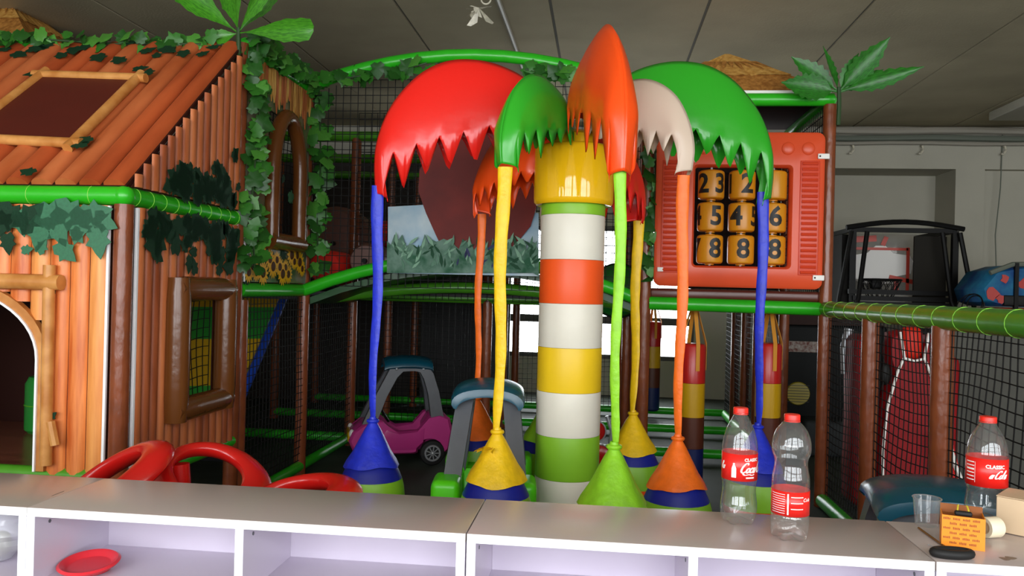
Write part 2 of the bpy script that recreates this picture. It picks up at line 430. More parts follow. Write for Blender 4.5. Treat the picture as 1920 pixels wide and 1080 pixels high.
o = thing('ceiling_box', 'pale rectangular box on the ceiling above the far column', 'ceiling box', (p.x+.35, p.y, CEIL-.05))
obj('box', MB().rbox((0,0,0), (.7, 1.2, .099), .012), m_wall, o, local=True)
obj('lip', MB().rbox((0,-.56,-.06), (.66, .05, .02), .006), m_pipeg, o, local=True)

# ================================================================== counter in front: three low open units
CT, CF, CB = .870, 1.715, 2.005
BT = .020
def counter_unit(x0, x1, label, group):
    o = thing('shelf_unit', label, 'shelf unit', ((x0+x1)/2, (CF+CB)/2, 0), group=group)
    a, b = x0+(.0015 if x0 > -1 else .0003), x1-(.0015 if x1 > -1 else .0003)
    obj('top_board', MB().rbox(((a+b)/2, (CF+CB)/2, CT-BT/2), (b-a, CB-CF, BT), .0006), m_top, o)
    obj('edge_band', MB().bx(a+.0005, b-.0005, CF-.0012, CF-.0001, CT-BT+.0004, CT-.0006), m_edge, o, smooth=False)
    for xs in (a, b-BT):
        s = obj('side_board', MB().bx(xs, xs+BT, CF, CB, .0, CT-BT-.0003), m_white, o, smooth=False)
        obj('edge_band', MB().bx(xs+.0005, xs+BT-.0005, CF-.0012, CF-.0001, .002, CT-BT-.001), m_edge, s, smooth=False)
    m = (x0+x1)/2
    s = obj('divider', MB().bx(m-BT/2, m+BT/2, CF, CB-.009, .06, CT-BT-.0003), m_white, o, smooth=False)
    obj('edge_band', MB().bx(m-BT/2+.0005, m+BT/2-.0005, CF-.0012, CF-.0001, .06, CT-BT-.001), m_edge, s, smooth=False)
    obj('back_board', MB().bx(a+BT+.0004, b-BT-.0004, CB-.008, CB-.001, .04, CT-BT-.0004), m_white, o, smooth=False)
    for z in (.697, .51, .32, .08):
        for p0, p1 in ((a+BT, m-BT/2), (m+BT/2, b-BT)):
            s = obj('shelf', MB().bx(p0+.0004, p1-.0004, CF+.004, CB-.009, z-.018, z), m_white, o, smooth=False)
            obj('edge_band', MB().bx(p0+.0006, p1-.0006, CF+.0028, CF+.0038, z-.0178, z-.0004), m_edge, s, smooth=False)
    for xs, sg in ((a+BT, 1), (m+BT/2, 1), (m-BT/2, -1), (b-BT, -1)):
        for yy in (CF+.05, CB-.05):
            obj('screw_hole', MB().lathe([(0,0),(.0045,0),(.0045,.0012),(0,.0012)], 10, c=(xs, yy, CT-BT-.024), rot=Matrix.Rotation(sg*pi/2,3,'Y')), m_dgreypl, o)
    return o
SX = (-2.34, -1.304, -.277, .690, 1.70)
gname = 'low white shelf units in a row'
counter_unit(SX[0], SX[1], 'white shelf unit at the end of the row with the clear plastic bag', gname)
counter_unit(SX[1], SX[2], 'white shelf unit holding the red dish with red rings behind it', gname)
counter_unit(SX[2], SX[3], 'white shelf unit carrying the two bottles that stand close together', gname)
counter_unit(SX[3], SX[4], 'white shelf unit carrying the orange carton and single bottle', gname)

# ================================================================== play structure helpers
PR = .043          # padded post radius
def post(parent, x, y, z0, z1, mt=None, r=PR, name='post'):
    pts = [(x, y, z0 + (z1-z0)*i/6) for i in range(7)]
    return obj(name, MB().tube(pts, r, 14), mt or m_brown, parent)
def beam(parent, a, b, mt=None, r=.044, ties=0, name='padded_beam', bend=None):
    a = Vector(a); b = Vector(b); pts = []
    for i in range(13):
        t = i/12; p = a.lerp(b, t)
        if bend: p = p + Vector((0,0,bend*(1-(2*t-1)**2)))
        pts.append(p)
    o = obj(name, MB().tube(pts, r, 14), mt or m_green, parent)
    if ties:
        d = (b-a).normalized(); q = Vector((0,0,1)).rotation_difference(d).to_matrix()
        off = wpos(parent)
        for i in range(ties):
            t = (i+.5)/ties
            obj('cable_tie', MB().torus(r+.0003, .0015, 20, 5, c=a.lerp(b, t), rot=q), m_tie, o)
    return o
def net(parent, o, u, v, pitch=.055, w=.0042, slack=.012, seed=1, top=None):
    """knotted net spanned by vectors u, v from corner o; top(s) trims the v length"""
    o = Vector(o); u = Vector(u); v = Vector(v); rn = random.Random(seed)
    n = u.cross(v).normalized(); nu = max(2, int(u.length/pitch)); nv = max(2, int(v.length/pitch)); q = MB()
    ph = rn.uniform(0, 6)
    def P(a, b): return o + u*a + v*b + n*slack*sin(pi*a)*sin(pi*b)*sin(3*a+2*b+ph)*2 + v.normalized()*slack*.8*sin(7*a+ph)*sin(pi*b)
    for i in range(nu+1):
        a = i/nu; tb = top(a) if top else 1
        q.cord([P(a, tb*j/6) for j in range(7)], w)
    for j in range(nv+1):
        b = j/nv
        if top:
            aa = [k/24 for k in range(25) if top(k/24) >= b-1e-6]
            if len(aa) < 2: continue
            q.cord([P(a, b) for a in aa], w)
        else: q.cord([P(k/8, b) for k in range(9)], w)
    return obj('safety_net', q, m_net, parent, smooth=False, kind='stuff')
def half_log(x, r, n=7):
    """half-round section points (across, out)"""
    return [(x - r*cos(pi*k/n), r*.62*sin(pi*k/n)) for k in range(n+1)]

def ivy_mesh(name, mt, lob=5, seed=0):
    rn = random.Random(seed); pts = []
    out = [(.0,-.42),(.20,-.50),(.42,-.30),(.36,-.10),(.58,.06),(.36,.16),(.30,.30),(.0,.62)]
    full = out + [(-x, y) for x, y in reversed(out[1:-1])]
    vs = [Vector((0,-.1,.05))] + [Vector((x*rn.uniform(.92,1.08), y*rn.uniform(.95,1.05), -.10*abs(x)+rn.uniform(-.05,.05))) for x, y in full]
    m = len(full); fs = [(0, 1+i, 1+(i+1)%m) for i in range(m)]
    me = mesh_of(name, MB().add(vs, fs), True, angle=2.5); me.materials.append(mt); return me
IVY = [ivy_mesh('ivy_leaf', m_ivy[i % 3], seed=i) for i in range(6)]
def garland(label, pts, n, size, spread, seed, facing=(0,-1,.2), cat='ivy garland', mats=None):
    """a string of artificial ivy along pts: stem plus single leaves"""
    rn = random.Random(seed); pts = [Vector(p) for p in pts]
    seg = [(pts[i+1]-pts[i]).length for i in range(len(pts)-1)]; tot = sum(seg)
    o = thing('ivy_garland', label, cat, tuple(pts[0]), group='artificial ivy garlands')
    obj('stem', MB().tube(pts, .006, 5), m_stem, o)
    fc = Vector(facing).normalized()
    for i in range(n):
        d = tot*(i+rn.random())/n; k = 0
        while k < len(seg)-1 and d > seg[k]: d -= seg[k]; k += 1
        p = pts[k].lerp(pts[k+1], d/max(seg[k], 1e-6))
        p = p + Vector((rn.uniform(-1,1)*spread[0], rn.uniform(-1,1)*spread[1], rn.uniform(-1,1)*spread[2]))
        nrm = (fc + Vector((rn.uniform(-.7,.7), rn.uniform(-.5,.3), rn.uniform(-.4,.8)))).normalized()
        q = Vector((0,0,1)).rotation_difference(nrm).to_matrix() @ Matrix.Rotation(rn.uniform(0, 2*pi), 3, 'Z')
        s = size*rn.uniform(.75, 1.25)
        mt = Matrix.Translation(p - pts[0]) @ q.to_4x4() @ Matrix.Diagonal((s,s,s,1))
        inst('leaf', IVY[rn.randrange(6)], o, mtx=mt)
    return o
def print_leaf_mesh(mt, seed):
    rn = random.Random(seed)
    pr = [(0,-.40),(.22,-.5),(.40,-.22),(.30,-.06),(.46,.12),(.26,.2),(.16,.4),(0,.62)]
    full = pr + [(-x*.9, y) for x, y in reversed(pr[1:-1])]
    q = MB(); q.prism(full, .03)
    me = mesh_of('printed_leaf', q, False); me.materials.append(mt); return me
PL = [print_leaf_mesh(m_prleaf, 1), print_leaf_mesh(m_prleaf2, 2)]
def printed(parent, p, n, size, rot, which):
    """flat leaf lying on a surface with normal n"""
    n = Vector(n).normalized()
    q = Vector((0,-1,0)).rotation_difference(n).to_matrix() @ Matrix.Rotation(rot, 3, 'Y')
    mt = Matrix.Translation(Vector(p)-wpos(parent)) @ q.to_4x4() @ Matrix.Diagonal((size, .1, size, 1))
    return inst('printed_leaf', PL[which], parent, mtx=mt)

# ================================================================== log cabin at the corner
HX, HY0, HY1, HY2 = -2.17, 3.43, 4.56, 5.68
HXL = -4.9
Z_EAVE, Z_TOP, Z_FLOOR = 1.785, 2.83, .50
cabin = thing('log_cabin', 'playhouse printed with orange logs, sloping log roof and arched doorway', 'playhouse', (HX-.6, HY0+.6, 0))
for (x, y, z1) in ((HX, HY0, Z_EAVE-.04), (HX, HY1, Z_TOP), (HXL, HY0, Z_EAVE-.04), (HXL, HY1, Z_TOP), (-3.55, HY0, Z_EAVE-.04)):
    post(cabin, x, y, 0.001, z1)
ev = beam(cabin, (HXL, HY0, Z_EAVE), (HX, HY0, Z_EAVE), ties=9)
beam(cabin, (HX, HY0, Z_EAVE), (HX, HY1, Z_EAVE), ties=10)
obj('beam_corner', MB().ball((HX, HY0, Z_EAVE), .047, 16, 10), m_green, cabin)
obj('base_beam', MB().tube([(HXL, HY0, Z_FLOOR), (HX-.05, HY0, Z_FLOOR)], .035, 12), m_dgreen, cabin)
obj('cabin_floor', MB().bx(HXL, HX-.03, HY0+.05, HY1, Z_FLOOR-.05, Z_FLOOR+.015), mat('cabin_floor_vinyl', '7a4634', .25, .5, var=.2, vscale=4, stretch=(1,5,1)), cabin, smooth=False)
obj('rear_wall', MB().bx(HXL, -3.15, HY1+.05, HY1+.07, Z_FLOOR, Z_EAVE+.6), m_backing, cabin, smooth=False)
# --- front wall with arch
DXC, DHW, DSP, DTOP = -2.99, .45, 1.03, 1.345
def arch_z(x):
    t = (x-DXC)/DHW
    return None if abs(t) >= 1 else DSP + (DTOP-DSP)*sqrt(1-t*t)
WY = HY0-.01
fwall = obj('front_wall', None or MB().bx(HXL, HX-.05, WY, WY+.008, Z_EAVE-.09, Z_EAVE-.045).bx(HXL, DXC-DHW, WY, WY+.008, Z_FLOOR, Z_EAVE-.09).bx(DXC+DHW, HX-.05, WY, WY+.008, Z_FLOOR, Z_EAVE-.09), m_backing, cabin, smooth=False)
rn = random.Random(11); x = HX-.055; zt = Z_EAVE-.047
while x > HXL:
    wd = rn.choice((.088, .1, .108, .095)); xc = x-wd/2; zb = Z_FLOOR+.005
    az = arch_z(xc)
    if az: zb = max(arch_z(xc-wd*.4) or 0, arch_z(xc+wd*.4) or 0, az)+.02
    sec = half_log(xc, wd/2*.95)
    q = MB().loft([[Vector((a, WY-.001-b*.8, z)) for a, b in sec] for z in (zb, zt)], closed=True)
    obj('log', q, rn.choice((m_orlog, m_orlog, m_orlog2)), fwall)
    x -= wd
# arch trim with a pale rim
arc = [(DXC+DHW*cos(pi*k/24), DSP+(DTOP-DSP)*sin(pi*k/24)) for k in range(25)]
path = [(DXC+DHW, Z_FLOOR+.02)] + arc + [(DXC-DHW, Z_FLOOR+.02)]
for nm, off, w2, d, mt in (('arch_trim', .020, .040, .035, m_trimlog), ('arch_rim', -.003, .010, .045, m_edge)):
    rows = []
    for i, (px_, pz) in enumerate(path):
        a = Vector(path[max(i-1,0)]); b = Vector(path[min(i+1,len(path)-1)]); t = (b-a).normalized(); nn = Vector((t.y, -t.x))
        c = Vector((px_, pz)) + nn*off
        p0, p1 = c - nn*w2/2, c + nn*w2/2
        rows.append([Vector((p0.x, WY-.001, p0.y)), Vector((p0.x, WY-d, p0.y)), Vector((p1.x, WY-d, p1.y)), Vector((p1.x, WY-.001, p1.y))])
    obj(nm, MB().loft(rows), mt, fwall)
a, b = W(0, 527, y=WY-.05), W(115, 530, y=WY-.05)
obj('lintel_log', MB().tube([a+Vector((-.7,0,0)), b], .036, 10), m_trimlog, fwall)
a, b = W(93, 497, y=WY-.05), W(86, 872, y=WY-.05)
obj('jamb_log', MB().tube([a, b], .027, 10), m_trimlog, fwall)
a, b = W(95, 790, y=WY-.06), W(104, 835, y=WY-.06)
obj('bracket_log', MB().tube([a, b], .02, 8), m_trimlog, fwall)
for (px_, py_, s, r, w_) in ((40,415,.15,2.9,0),(75,435,.19,3.3,0),(110,430,.18,2.7,0),(150,420,.2,3.4,0),(185,450,.18,3.0,0),(15,455,.12,3.0,1),(122,470,.15,2.3,0),(55,408,.2,.8,1),(130,400,.22,1.9,0),(175,402,.2,1.3,0),(20,405,.2,2.0,1),(95,402,.2,1.6,0),(50,468,.07,1.4,0),(78,463,.09,.6,0),(145,440,.1,2.5,0),(95,535,.09,2.6,1),(88,515,.06,.5,1),(97,780,.06,.9,1),(195,415,.15,2.0,0),(5,420,.15,3.5,1)):
    printed(fwall, W(px_, py_, y=WY-.045), (0,-1,0), s*.8, r, w_)
for x_, mt_ in ((HX-.052, m_edge),): obj('white_piping', MB().bar((x_, WY-.02, Z_FLOOR), (x_, WY-.02, Z_EAVE-.05), .012), mt_, fwall)
# --- roof slope
sl = Vector((0, HY1-HY0-.02, Z_TOP-Z_EAVE-.075)); R0 = Vector((0, HY0-.02, Z_EAVE+.045)); sln = sl.normalized(); nr = Vector((0, -sln.z, sln.y))
roof = obj('roof_sheet', MB().add([R0+Vector((HXL-1.2,0,0)), R0+Vector((HX+.02,0,0)), R0+Vector((HX+.02,0,0))+sl, R0+Vector((HXL-1.2,0,0))+sl] + [R0+Vector((HXL-1.2,0,0))-nr*.02, R0+Vector((HX+.02,0,0))-nr*.02, R0+Vector((HX+.02,0,0))+sl-nr*.02, R0+Vector((HXL-1.2,0,0))+sl-nr*.02], [(0,1,2,3),(7,6,5,4),(0,4,5,1),(1,5,6,2),(2,6,7,3),(3,7,4,0)]), m_backing, cabin, smooth=False)
x = HX+.02; rn = random.Random(5)
while x > HXL-1.15:
    wd = rn.choice((.125, .135, .118)); sec = half_log(x-wd/2, wd/2*.86)
    q = MB().loft([[R0 + sl*t + Vector((a,0,0)) + nr*(b*1.15+.001) for a, b in sec] for t in (0, .25, .5, .75, 1)])
    obj('log', q, rn.choice((m_roof, m_roof, m_roof2)), roof)
    x -= wd
def on_roof(px_, py_, h=.05):
    d = W(px_, py_, depth=1)-EYEP; o_ = R0+nr*h
    return EYEP + d*((o_-EYEP).dot(nr)/d.dot(nr))
c4 = [on_roof(*p) for p in ((78,140), (258,146), (136,268), (-75,258))]
obj('skylight_sheet', MB().add(c4 + [p-nr*.02 for p in c4], [(0,1,2,3),(0,4,5,1),(1,5,6,2),(2,6,7,3),(3,7,4,0)]), m_maroon, roof, smooth=False)
for i in range(4):
    a, b = c4[i], c4[(i+1)%4]; d = (b-a).normalized()
    obj('skylight_log', MB().tube([a-d*.05, b+d*.05], .026, 10), m_trimlog, roof)
for i in range(16):
    rn = random.Random(60+i); px_ = 10+i*26+rn.uniform(-8,8); py_ = 92+rn.uniform(-12,16)+(6 if i%3 else -4)
    printed(roof, on_roof(px_, py_, .045), nr, .085*rn.uniform(.8,1.4), rn.uniform(0,6), 1)
for (px_, py_) in ((262,128),(278,135),(60,138),(150,272),(160,262),(52,322)):
    printed(roof, on_roof(px_, py_, .06), nr, .08, px_*.7, 1)
# --- side gable and side wall (both lie on the plane x = HX)
SXP = HX+.030
gable = obj('side_gable', MB().add([Vector((SXP-.006+dx, y, z)) for dx in (0,.005) for y, z in ((HY0,Z_EAVE+.04),(HY1-.04,Z_EAVE+.04),(HY1-.04,Z_TOP-.07))], [(0,2,1),(3,4,5),(0,1,4,3),(1,2,5,4),(2,0,3,5)]), m_backing, cabin, smooth=False)
def vlog(parent, y0, wd, z0, z1, mt):
    sec = half_log(y0+wd/2, wd/2*.82)
    return obj('log', MB().loft([[Vector((SXP+b*1.0, a, z)) for a, b in sec] for z in (z0, z1)]), mt, parent)
y = HY0+.02; rn = random.Random(8)
while y < HY1-.1:
    wd = rn.uniform(.066, .08); t = (y+wd/2-HY0)/(HY1-HY0)
    z1 = Z_EAVE+.06 + (Z_TOP-Z_EAVE-.09)*t
    if z1 > Z_EAVE+.09: vlog(gable, y, wd, Z_EAVE+.045, z1, rn.choice((m_rdlog, m_rdlog, m_rdlog2)))
    y += wd
swall = obj('side_wall', MB().bx(SXP-.006, SXP-.001, HY0+.05, 3.78, Z_FLOOR-.02, Z_EAVE-.045).bx(SXP-.006, SXP-.001, 4.24, HY1-.05, Z_FLOOR-.02, Z_EAVE-.045).bx(SXP-.006, SXP-.001, 3.78, 4.24, 1.36, Z_EAVE-.045).bx(SXP-.006, SXP-.001, 3.78, 4.24, Z_FLOOR-.02, .77), m_backing, cabin, smooth=False)
WIN = (3.72, 4.34, .70, 1.42); WOP = (3.82, 4.22, .80, 1.33)
y = HY0+.052
while y < HY1-.1:
    wd = rn.uniform(.066, .08); c = y+wd/2
    mt = rn.choice((m_rdlog, m_rdlog, m_rdlog2))
    if WIN[0]+.05 < c < WIN[1]-.05:
        vlog(swall, y, wd, WIN[3]-.04, Z_EAVE-.047, mt); vlog(swall, y, wd, Z_FLOOR-.02, WIN[2]+.04, mt)
    else: vlog(swall, y, wd, Z_FLOOR-.02, Z_EAVE-.047, mt)
    y += wd
obj('white_piping', MB().bar((SXP+.004, HY0+.05, Z_FLOOR), (SXP+.004, HY0+.05, Z_EAVE-.05), .014), m_edge, swall)
def rr4(y0, y1, z0, z1): return [(y0,z0),((y0+y1)/2,z0),(y1,z0),(y1,(z0+z1)/2),(y1,z1),((y0+y1)/2,z1),(y0,z1),(y0,(z0+z1)/2)]
def padbar(y0, z0, y1, z1, r, name, parent, x=SXP+.05, flat=.75):
    obj(name, MB().tube([Vector((x, y0+(y1-y0)*k/6, z0+(z1-z0)*k/6)) for k in range(7)], [r*.86]+[r]*5+[r*.86], 12), m_frame, parent)
ry = .055
for (y0, z0, y1, z1) in ((WIN[0]+ry, WIN[2], WIN[0]+ry, WIN[3]), (WIN[1]-ry, WIN[2], WIN[1]-ry, WIN[3]), (WIN[0]+.02, WIN[3]-ry, WIN[1]-.02, WIN[3]-ry), (WIN[0]+.02, WIN[2]+ry, WIN[1]-.02, WIN[2]+ry)):
    padbar(y0, z0, y1, z1, .063, 'window_pad', swall)
net(cabin, (SXP-.02, WOP[0]-.02, WOP[2]-.02), (0, WOP[1]-WOP[0]+.04, 0), (0, 0, WOP[3]-WOP[2]+.04), .05, .004, seed=3)
rn = random.Random(21)
for i in range(70):
    yy = rn.uniform(HY0+.08, HY1-.12); zz = Z_EAVE-.07-abs(rn.gauss(0, .13))
    if zz < 1.46 and 3.7 < yy < 4.36: continue
    printed(swall, (SXP+.034, yy, zz), (1,0,0), rn.uniform(.07,.14), rn.uniform(0,6.2), 1)
for i in range(60):
    yy = rn.uniform(HY0+.25, HY1-.12); t = (yy-HY0)/(HY1-HY0); zz = Z_EAVE+.07+abs(rn.gauss(0,.16))*t
    printed(gable, (SXP+.034, yy, min(zz, Z_EAVE+.02+(Z_TOP-Z_EAVE)*t)), (1,0,0), rn.uniform(.06,.13), rn.uniform(0,6.2), 1)
beam(cabin, (HX, HY0, .465), (HX, HY1, .465), r=.04)
garland('ivy garland lying along the top edge of the cabin roof', [W(-30,70,y=HY1-.1), W(60,72,y=HY1-.1), W(200,82,y=HY1-.08), W(330,82,y=HY1-.08), W(438,84,y=HY1-.06)], 64, .085, (.05,.05,.05), 1)

# ================================================================== jungle window bay beyond the cabin
bay = thing('jungle_bay', 'tall play bay with arched brown window and printed sunflowers', 'play bay', (HX, HY2, 0))
post(bay, HX, HY2, .001, 2.86); post(bay, HX, HY1+.09, .001, 1.3)
beam(bay, (HX, HY1+.05, 1.36), (HX, HY2, 1.36), ties=0)
beam(bay, (HX, HY1+.05, 2.84), (HX, HY2, 2.84), ties=6)
beam(bay, (HX, HY1, .07), (HX, 8.0, .07), r=.04)
AYC, AHW, AZ0, ASP, AZT = 5.16, .235, 1.70, 2.12, 2.52
pan = MB(); ya, yb = HY1+.05, HY2-.045
m_jungle = mat('printed_jungle', '2f5a34', .35, .45, var=.6, vscale=7, col2='86745a')
pan.bx(HX+.02, HX+.026, ya, AYC-AHW, 1.41, 2.8).bx(HX+.02, HX+.026, AYC+AHW, yb, 1.41, 2.8).bx(HX+.02, HX+.026, AYC-AHW, AYC+AHW, 1.41, AZ0).bx(HX+.02, HX+.026, AYC-AHW, AYC+AHW, AZT, 2.8)
pn = obj('printed_panel', pan, m_jungle, bay, smooth=False)
arc = [(AYC+AHW*cos(pi*k/16), ASP+(AZT-ASP)*sin(pi*k/16)) for k in range(17)]
obj('arch_pad', MB().tube([Vector((HX+.06, a, b)) for a, b in [(AYC+AHW, AZ0), (AYC+AHW, (AZ0+ASP)/2)]+arc+[(AYC-AHW, (AZ0+ASP)/2), (AYC-AHW, AZ0)]], .05, 12), m_frame, pn)
obj('sill_pad', MB().tube([Vector((HX+.06, AYC-AHW-.04+(AHW*2+.08)*k/4, AZ0-.02)) for k in range(5)], .056, 12), m_frame, pn)
net(bay, (HX+.01, AYC-AHW, AZ0), (0,2*AHW,0), (0,0,AZT-AZ0), .05, .004, seed=7)
obj('panel_piping', MB().bar((HX+.03, ya, 1.41), (HX+.03, ya, 2.0), .012), m_edge, pn)
# fringe of printed straw above the window
rn = random.Random(3)
for i in range(24):
    yy = ya+.03+(yb-ya-.06)*i/23; ln = rn.uniform(.14,.3)
    q = MB().add([Vector((HX+.032+dx, yy+a, z)) for dx in (0,.006) for a, z in ((-.024,2.79),(.024,2.79),(.02,2.79-ln*.7),(0,2.79-ln),(-.02,2.79-ln*.7))], [(4,3,2,1,0),(5,6,7,8,9),(0,1,6,5),(1,2,7,6),(2,3,8,7),(3,4,9,8),(4,0,5,9)])
    obj('straw', q, rn.choice((m_rdlog, m_thatch, m_thatch2)), pn, smooth=False)
# sunflowers
q = MB()
for k in range(14):
    t0 = 2*pi*k/14; a = Vector((cos(t0),0,sin(t0))); b = Vector((-sin(t0),0,cos(t0)))
    q.add([a*.4-b*.14, a*.4+b*.14, a*.8+b*.12, a*1.05, a*.8-b*.12], [(0,1,2,3,4)])
sun_me = mesh_of('sunflower', q, False); sun_me.materials.append(m_petal)
sd = mesh_of('sunflower_seed_disc', MB().lathe([(0,-.02),(.40,-.02),(.37,.05),(0,.08)], 14, rot=Matrix.Rotation(pi/2,3,'X')), True); sd.materials.append(m_seed)
for i in range(18):
    yy = ya+.06+(yb-ya-.1)*((i*7)%18)/18; zz = 1.47+.045*((i*5)%4); s = (.068, .082, .06)[i%3]
    o = inst('sunflower', sun_me, pn, loc=Vector((HX+.034+.001*(i%5), yy, zz))-wpos(pn), rot=(0, 0, pi/2), scale=s)
    d = inst('seed_disc', sd, o, loc=(0,0,0), scale=1.0)
for i in range(26):
    printed(pn, (HX+.031, rn.uniform(ya+.04,yb-.04), rn.choice((rn.uniform(1.42,1.6), rn.uniform(1.65,2.75)))), (1,0,0), rn.uniform(.06,.13), rn.uniform(0,6), rn.choice((0,1,1)))
garland('ivy hanging down the corner post beside the arched window', [(HX+.09,HY1+.02,2.85),(HX+.10,HY1+.05,2.4),(HX+.08,HY1+.03,1.95),(HX+.09,HY1+.06,1.5)], 85, .095, (.04,.10,.05), 12, facing=(.6,-.8,.2))
garland('ivy hanging along the top rail above the arched window', [(HX+.06,HY1+.1,2.88),(HX+.08,5.0,2.84),(HX+.08,5.3,2.86),(HX+.05,HY2,2.86)], 60, .1, (.04,.06,.06), 13, facing=(.6,-.8,.3))
garland('ivy hanging down the far post of the arched window bay', [(HX+.08,HY2-.02,2.85),(HX+.12,HY2-.05,2.3),(HX+.10,HY2-.04,1.9),(HX+.12,HY2-.05,1.5)], 42, .12, (.06,.05,.05), 14, facing=(.4,-.9,.2))

# ================================================================== arched bridge between the two towers
BY = 5.62; TX0, TX1 = .30, 1.50
bridge = thing('arched_bridge', 'netted play bridge with two green arched rails', 'play bridge', (-.93, BY, 0))
beam(bridge, (HX+.02, BY, 1.36), (TX0, BY, 1.34), bend=.26, ties=0)
beam(bridge, (HX+.02, BY, 2.85), (TX0, BY, 2.80), bend=.24, ties=0)
beam(bridge, (HX+.02, BY+.62, 1.30), (TX0, BY+.62, 1.28), mt=m_dgreen, bend=.12)
ncap = lambda a: 1.0
net(bridge, (HX+.05, BY+.03, 1.40), (TX0-HX-.1, 0, 0), (0, 0, 1.50), .054, .0045, seed=5, top=lambda a: min(1, .93+.17*(1-(2*a-1)**2)))
obj('bridge_deck', MB().loft([[Vector((HX+.05+(TX0-HX-.1)*k/10, y, 1.31+.25*(1-(k/5-1)**2)+dz)) for y, dz in ((BY+.05,0),(BY+1.1,0),(BY+1.1,-.05),(BY+.05,-.05))] for k in range(11)]), mat('dark_green_deck_vinyl', '1d4a22', .35), bridge)
net(bridge, (HX+.05, BY+1.12, 1.30), (TX0-HX-.1, 0, 0), (0, 0, 1.6), .054, .0045, seed=6)
garland('short ivy spray on the upper green rail near the bay', [W(625,150,y=BY-.05), W(690,140,y=BY-.05)], 12, .10, (.08,.03,.04), 31)
garland('ivy spray on the upper green rail touching the red leaf', [W(720,140,y=BY-.05), W(800,118,y=BY-.05)], 14, .10, (.08,.03,.04), 32)
garland('ivy spray on the upper green rail between red and orange leaves', [W(985,130,y=BY-.05), W(1085,138,y=BY-.05)], 18, .10, (.08,.03,.04), 33)

# scenery board: printed sky and leaves with a plain red brown top
bd = thing('scenery_board', 'flat board of sky and leaves with plain red brown hump', 'scenery board', (-.95, BY-.1, 1.5))
Yb = BY-.11
def bp(px_, py_): p = W(px_, py_, y=Yb); return (p.x, p.z)
fr = Matrix.Translation((0, Yb, 0))
sky = [bp(*p) for p in ((728,512),(1010,518),(1010,400),(960,392),(860,384),(800,384),(728,388))]
obj('sky_sheet', MB().prism(sky, .016, fr), m_sky, bd, smooth=False)
hump = [bp(*p) for p in ((832,470),(818,440),(800,400),(786,360),(788,320),(806,285),(832,262),(870,246),(915,252),(955,278),(985,312),(1002,352),(1006,390),(995,425),(970,455),(958,472))]
hb = obj('hump_board', MB().prism(hump, .014, fr @ Matrix.Translation((0,-.017,0))), m_humpred, bd, smooth=False)
rn = random.Random(77)
fol = [bp(728,512)] + [bp(728+282*i/30, 512) for i in range(1,30)] + [bp(1010,518)] + [bp(1010-282*i/40, 452+rn.uniform(-14,14)+(0 if i>26 else 8)) for i in range(41)]
obj('leaf_sheet', MB().prism(fol, .010, fr @ Matrix.Translation((0,-.031,0))), m_foliage, bd, smooth=False)
m_fol2 = mat('printed_blade_pale', '7fa68c', .6, .2); m_fol3 = mat('printed_blade_dark', '17452c', .6, .2); m_fol4 = mat('printed_blade_violet', '34375e', .6, .2)
bl = []
for mt in (m_fol2, m_fol3, m_fol4, m_prleaf):
    me = mesh_of('blade', MB().prism([(0,0),(.12,.35),(.08,.7),(0,1),(-.08,.7),(-.12,.35)], .02), False); me.materials.append(mt); bl.append(me)
for i in range(90):
    px_ = 734+rn.random()*270; py_ = 508-rn.random()*50
    p = W(px_, py_, y=Yb-.039)
    a = rn.uniform(-1.1,1.1); s = rn.uniform(.05,.11)
    vio = 2 if 850 < px_ < 930 and rn.random() < .5 else rn.choice((0,1,1,3))
    top = p.z+s*cos(a)
    inst('blade', bl[vio], bd, loc=p-bd.location, rot=(0,a,0), scale=(s,.12,s))

# ================================================================== number tower
TY0, TY1 = 5.58, 6.78
tower = thing('play_tower', 'brown post play tower with green rails under the thatched top', 'play tower', ((TX0+TX1)/2, TY0, 0))
for x, y in ((TX0, TY0), (TX1, TY0), (TX0, TY1), (TX1, TY1)): post(tower, x, y, .001, 2.70)
beam(tower, (TX0+.03, TY0, 1.335), (TX1, TY0, 1.325), r=.046)
beam(tower, (TX0-.02, TY0, 2.735), (TX1+.02, TY0, 2.735), r=.044)
beam(tower, (TX1, TY0, 2.735), (TX1, TY1, 2.735), r=.044); beam(tower, (TX0, TY0, 2.735), (TX0, TY1, 2.735), r=.044)
beam(tower, (TX0, TY1, 1.33), (TX1, TY1, 1.33), r=.044)
obj('deck_pad', MB().rbox(((TX0+TX1)/2, TY0+.03, 1.405), (TX1-TX0-.06, .06, .07), .02), mat('maroon_deck_pad', '5c2a20', .3), tower)
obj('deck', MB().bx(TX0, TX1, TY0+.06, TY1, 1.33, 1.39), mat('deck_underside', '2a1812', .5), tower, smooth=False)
net(tower, (TX0, TY1+.02, 1.4), (TX1-TX0, 0, 0), (0,0,1.3), .055, .0045, seed=9)
net(tower, (TX1-.02, TY0+.05, 1.4), (0, TY1-TY0-.1, 0), (0,0,1.3), .055, .0045, seed=10)

obj('dark_backdrop', MB().bx(TX0+.34, TX1-.04, TY1+.05, TY1+.06, 1.45, 2.66), mat('added_dark_backdrop', '2a1512', .7, .2), tower, smooth=False)  # added dark sheet, so the space behind the drums reads as shade
obj('roof_lining', MB().bx(TX0, TX1, TY0+.06, TY1, 2.775, 2.79), mat('maroon_roof_lining', '3a1613', .7, .2), tower, smooth=False)
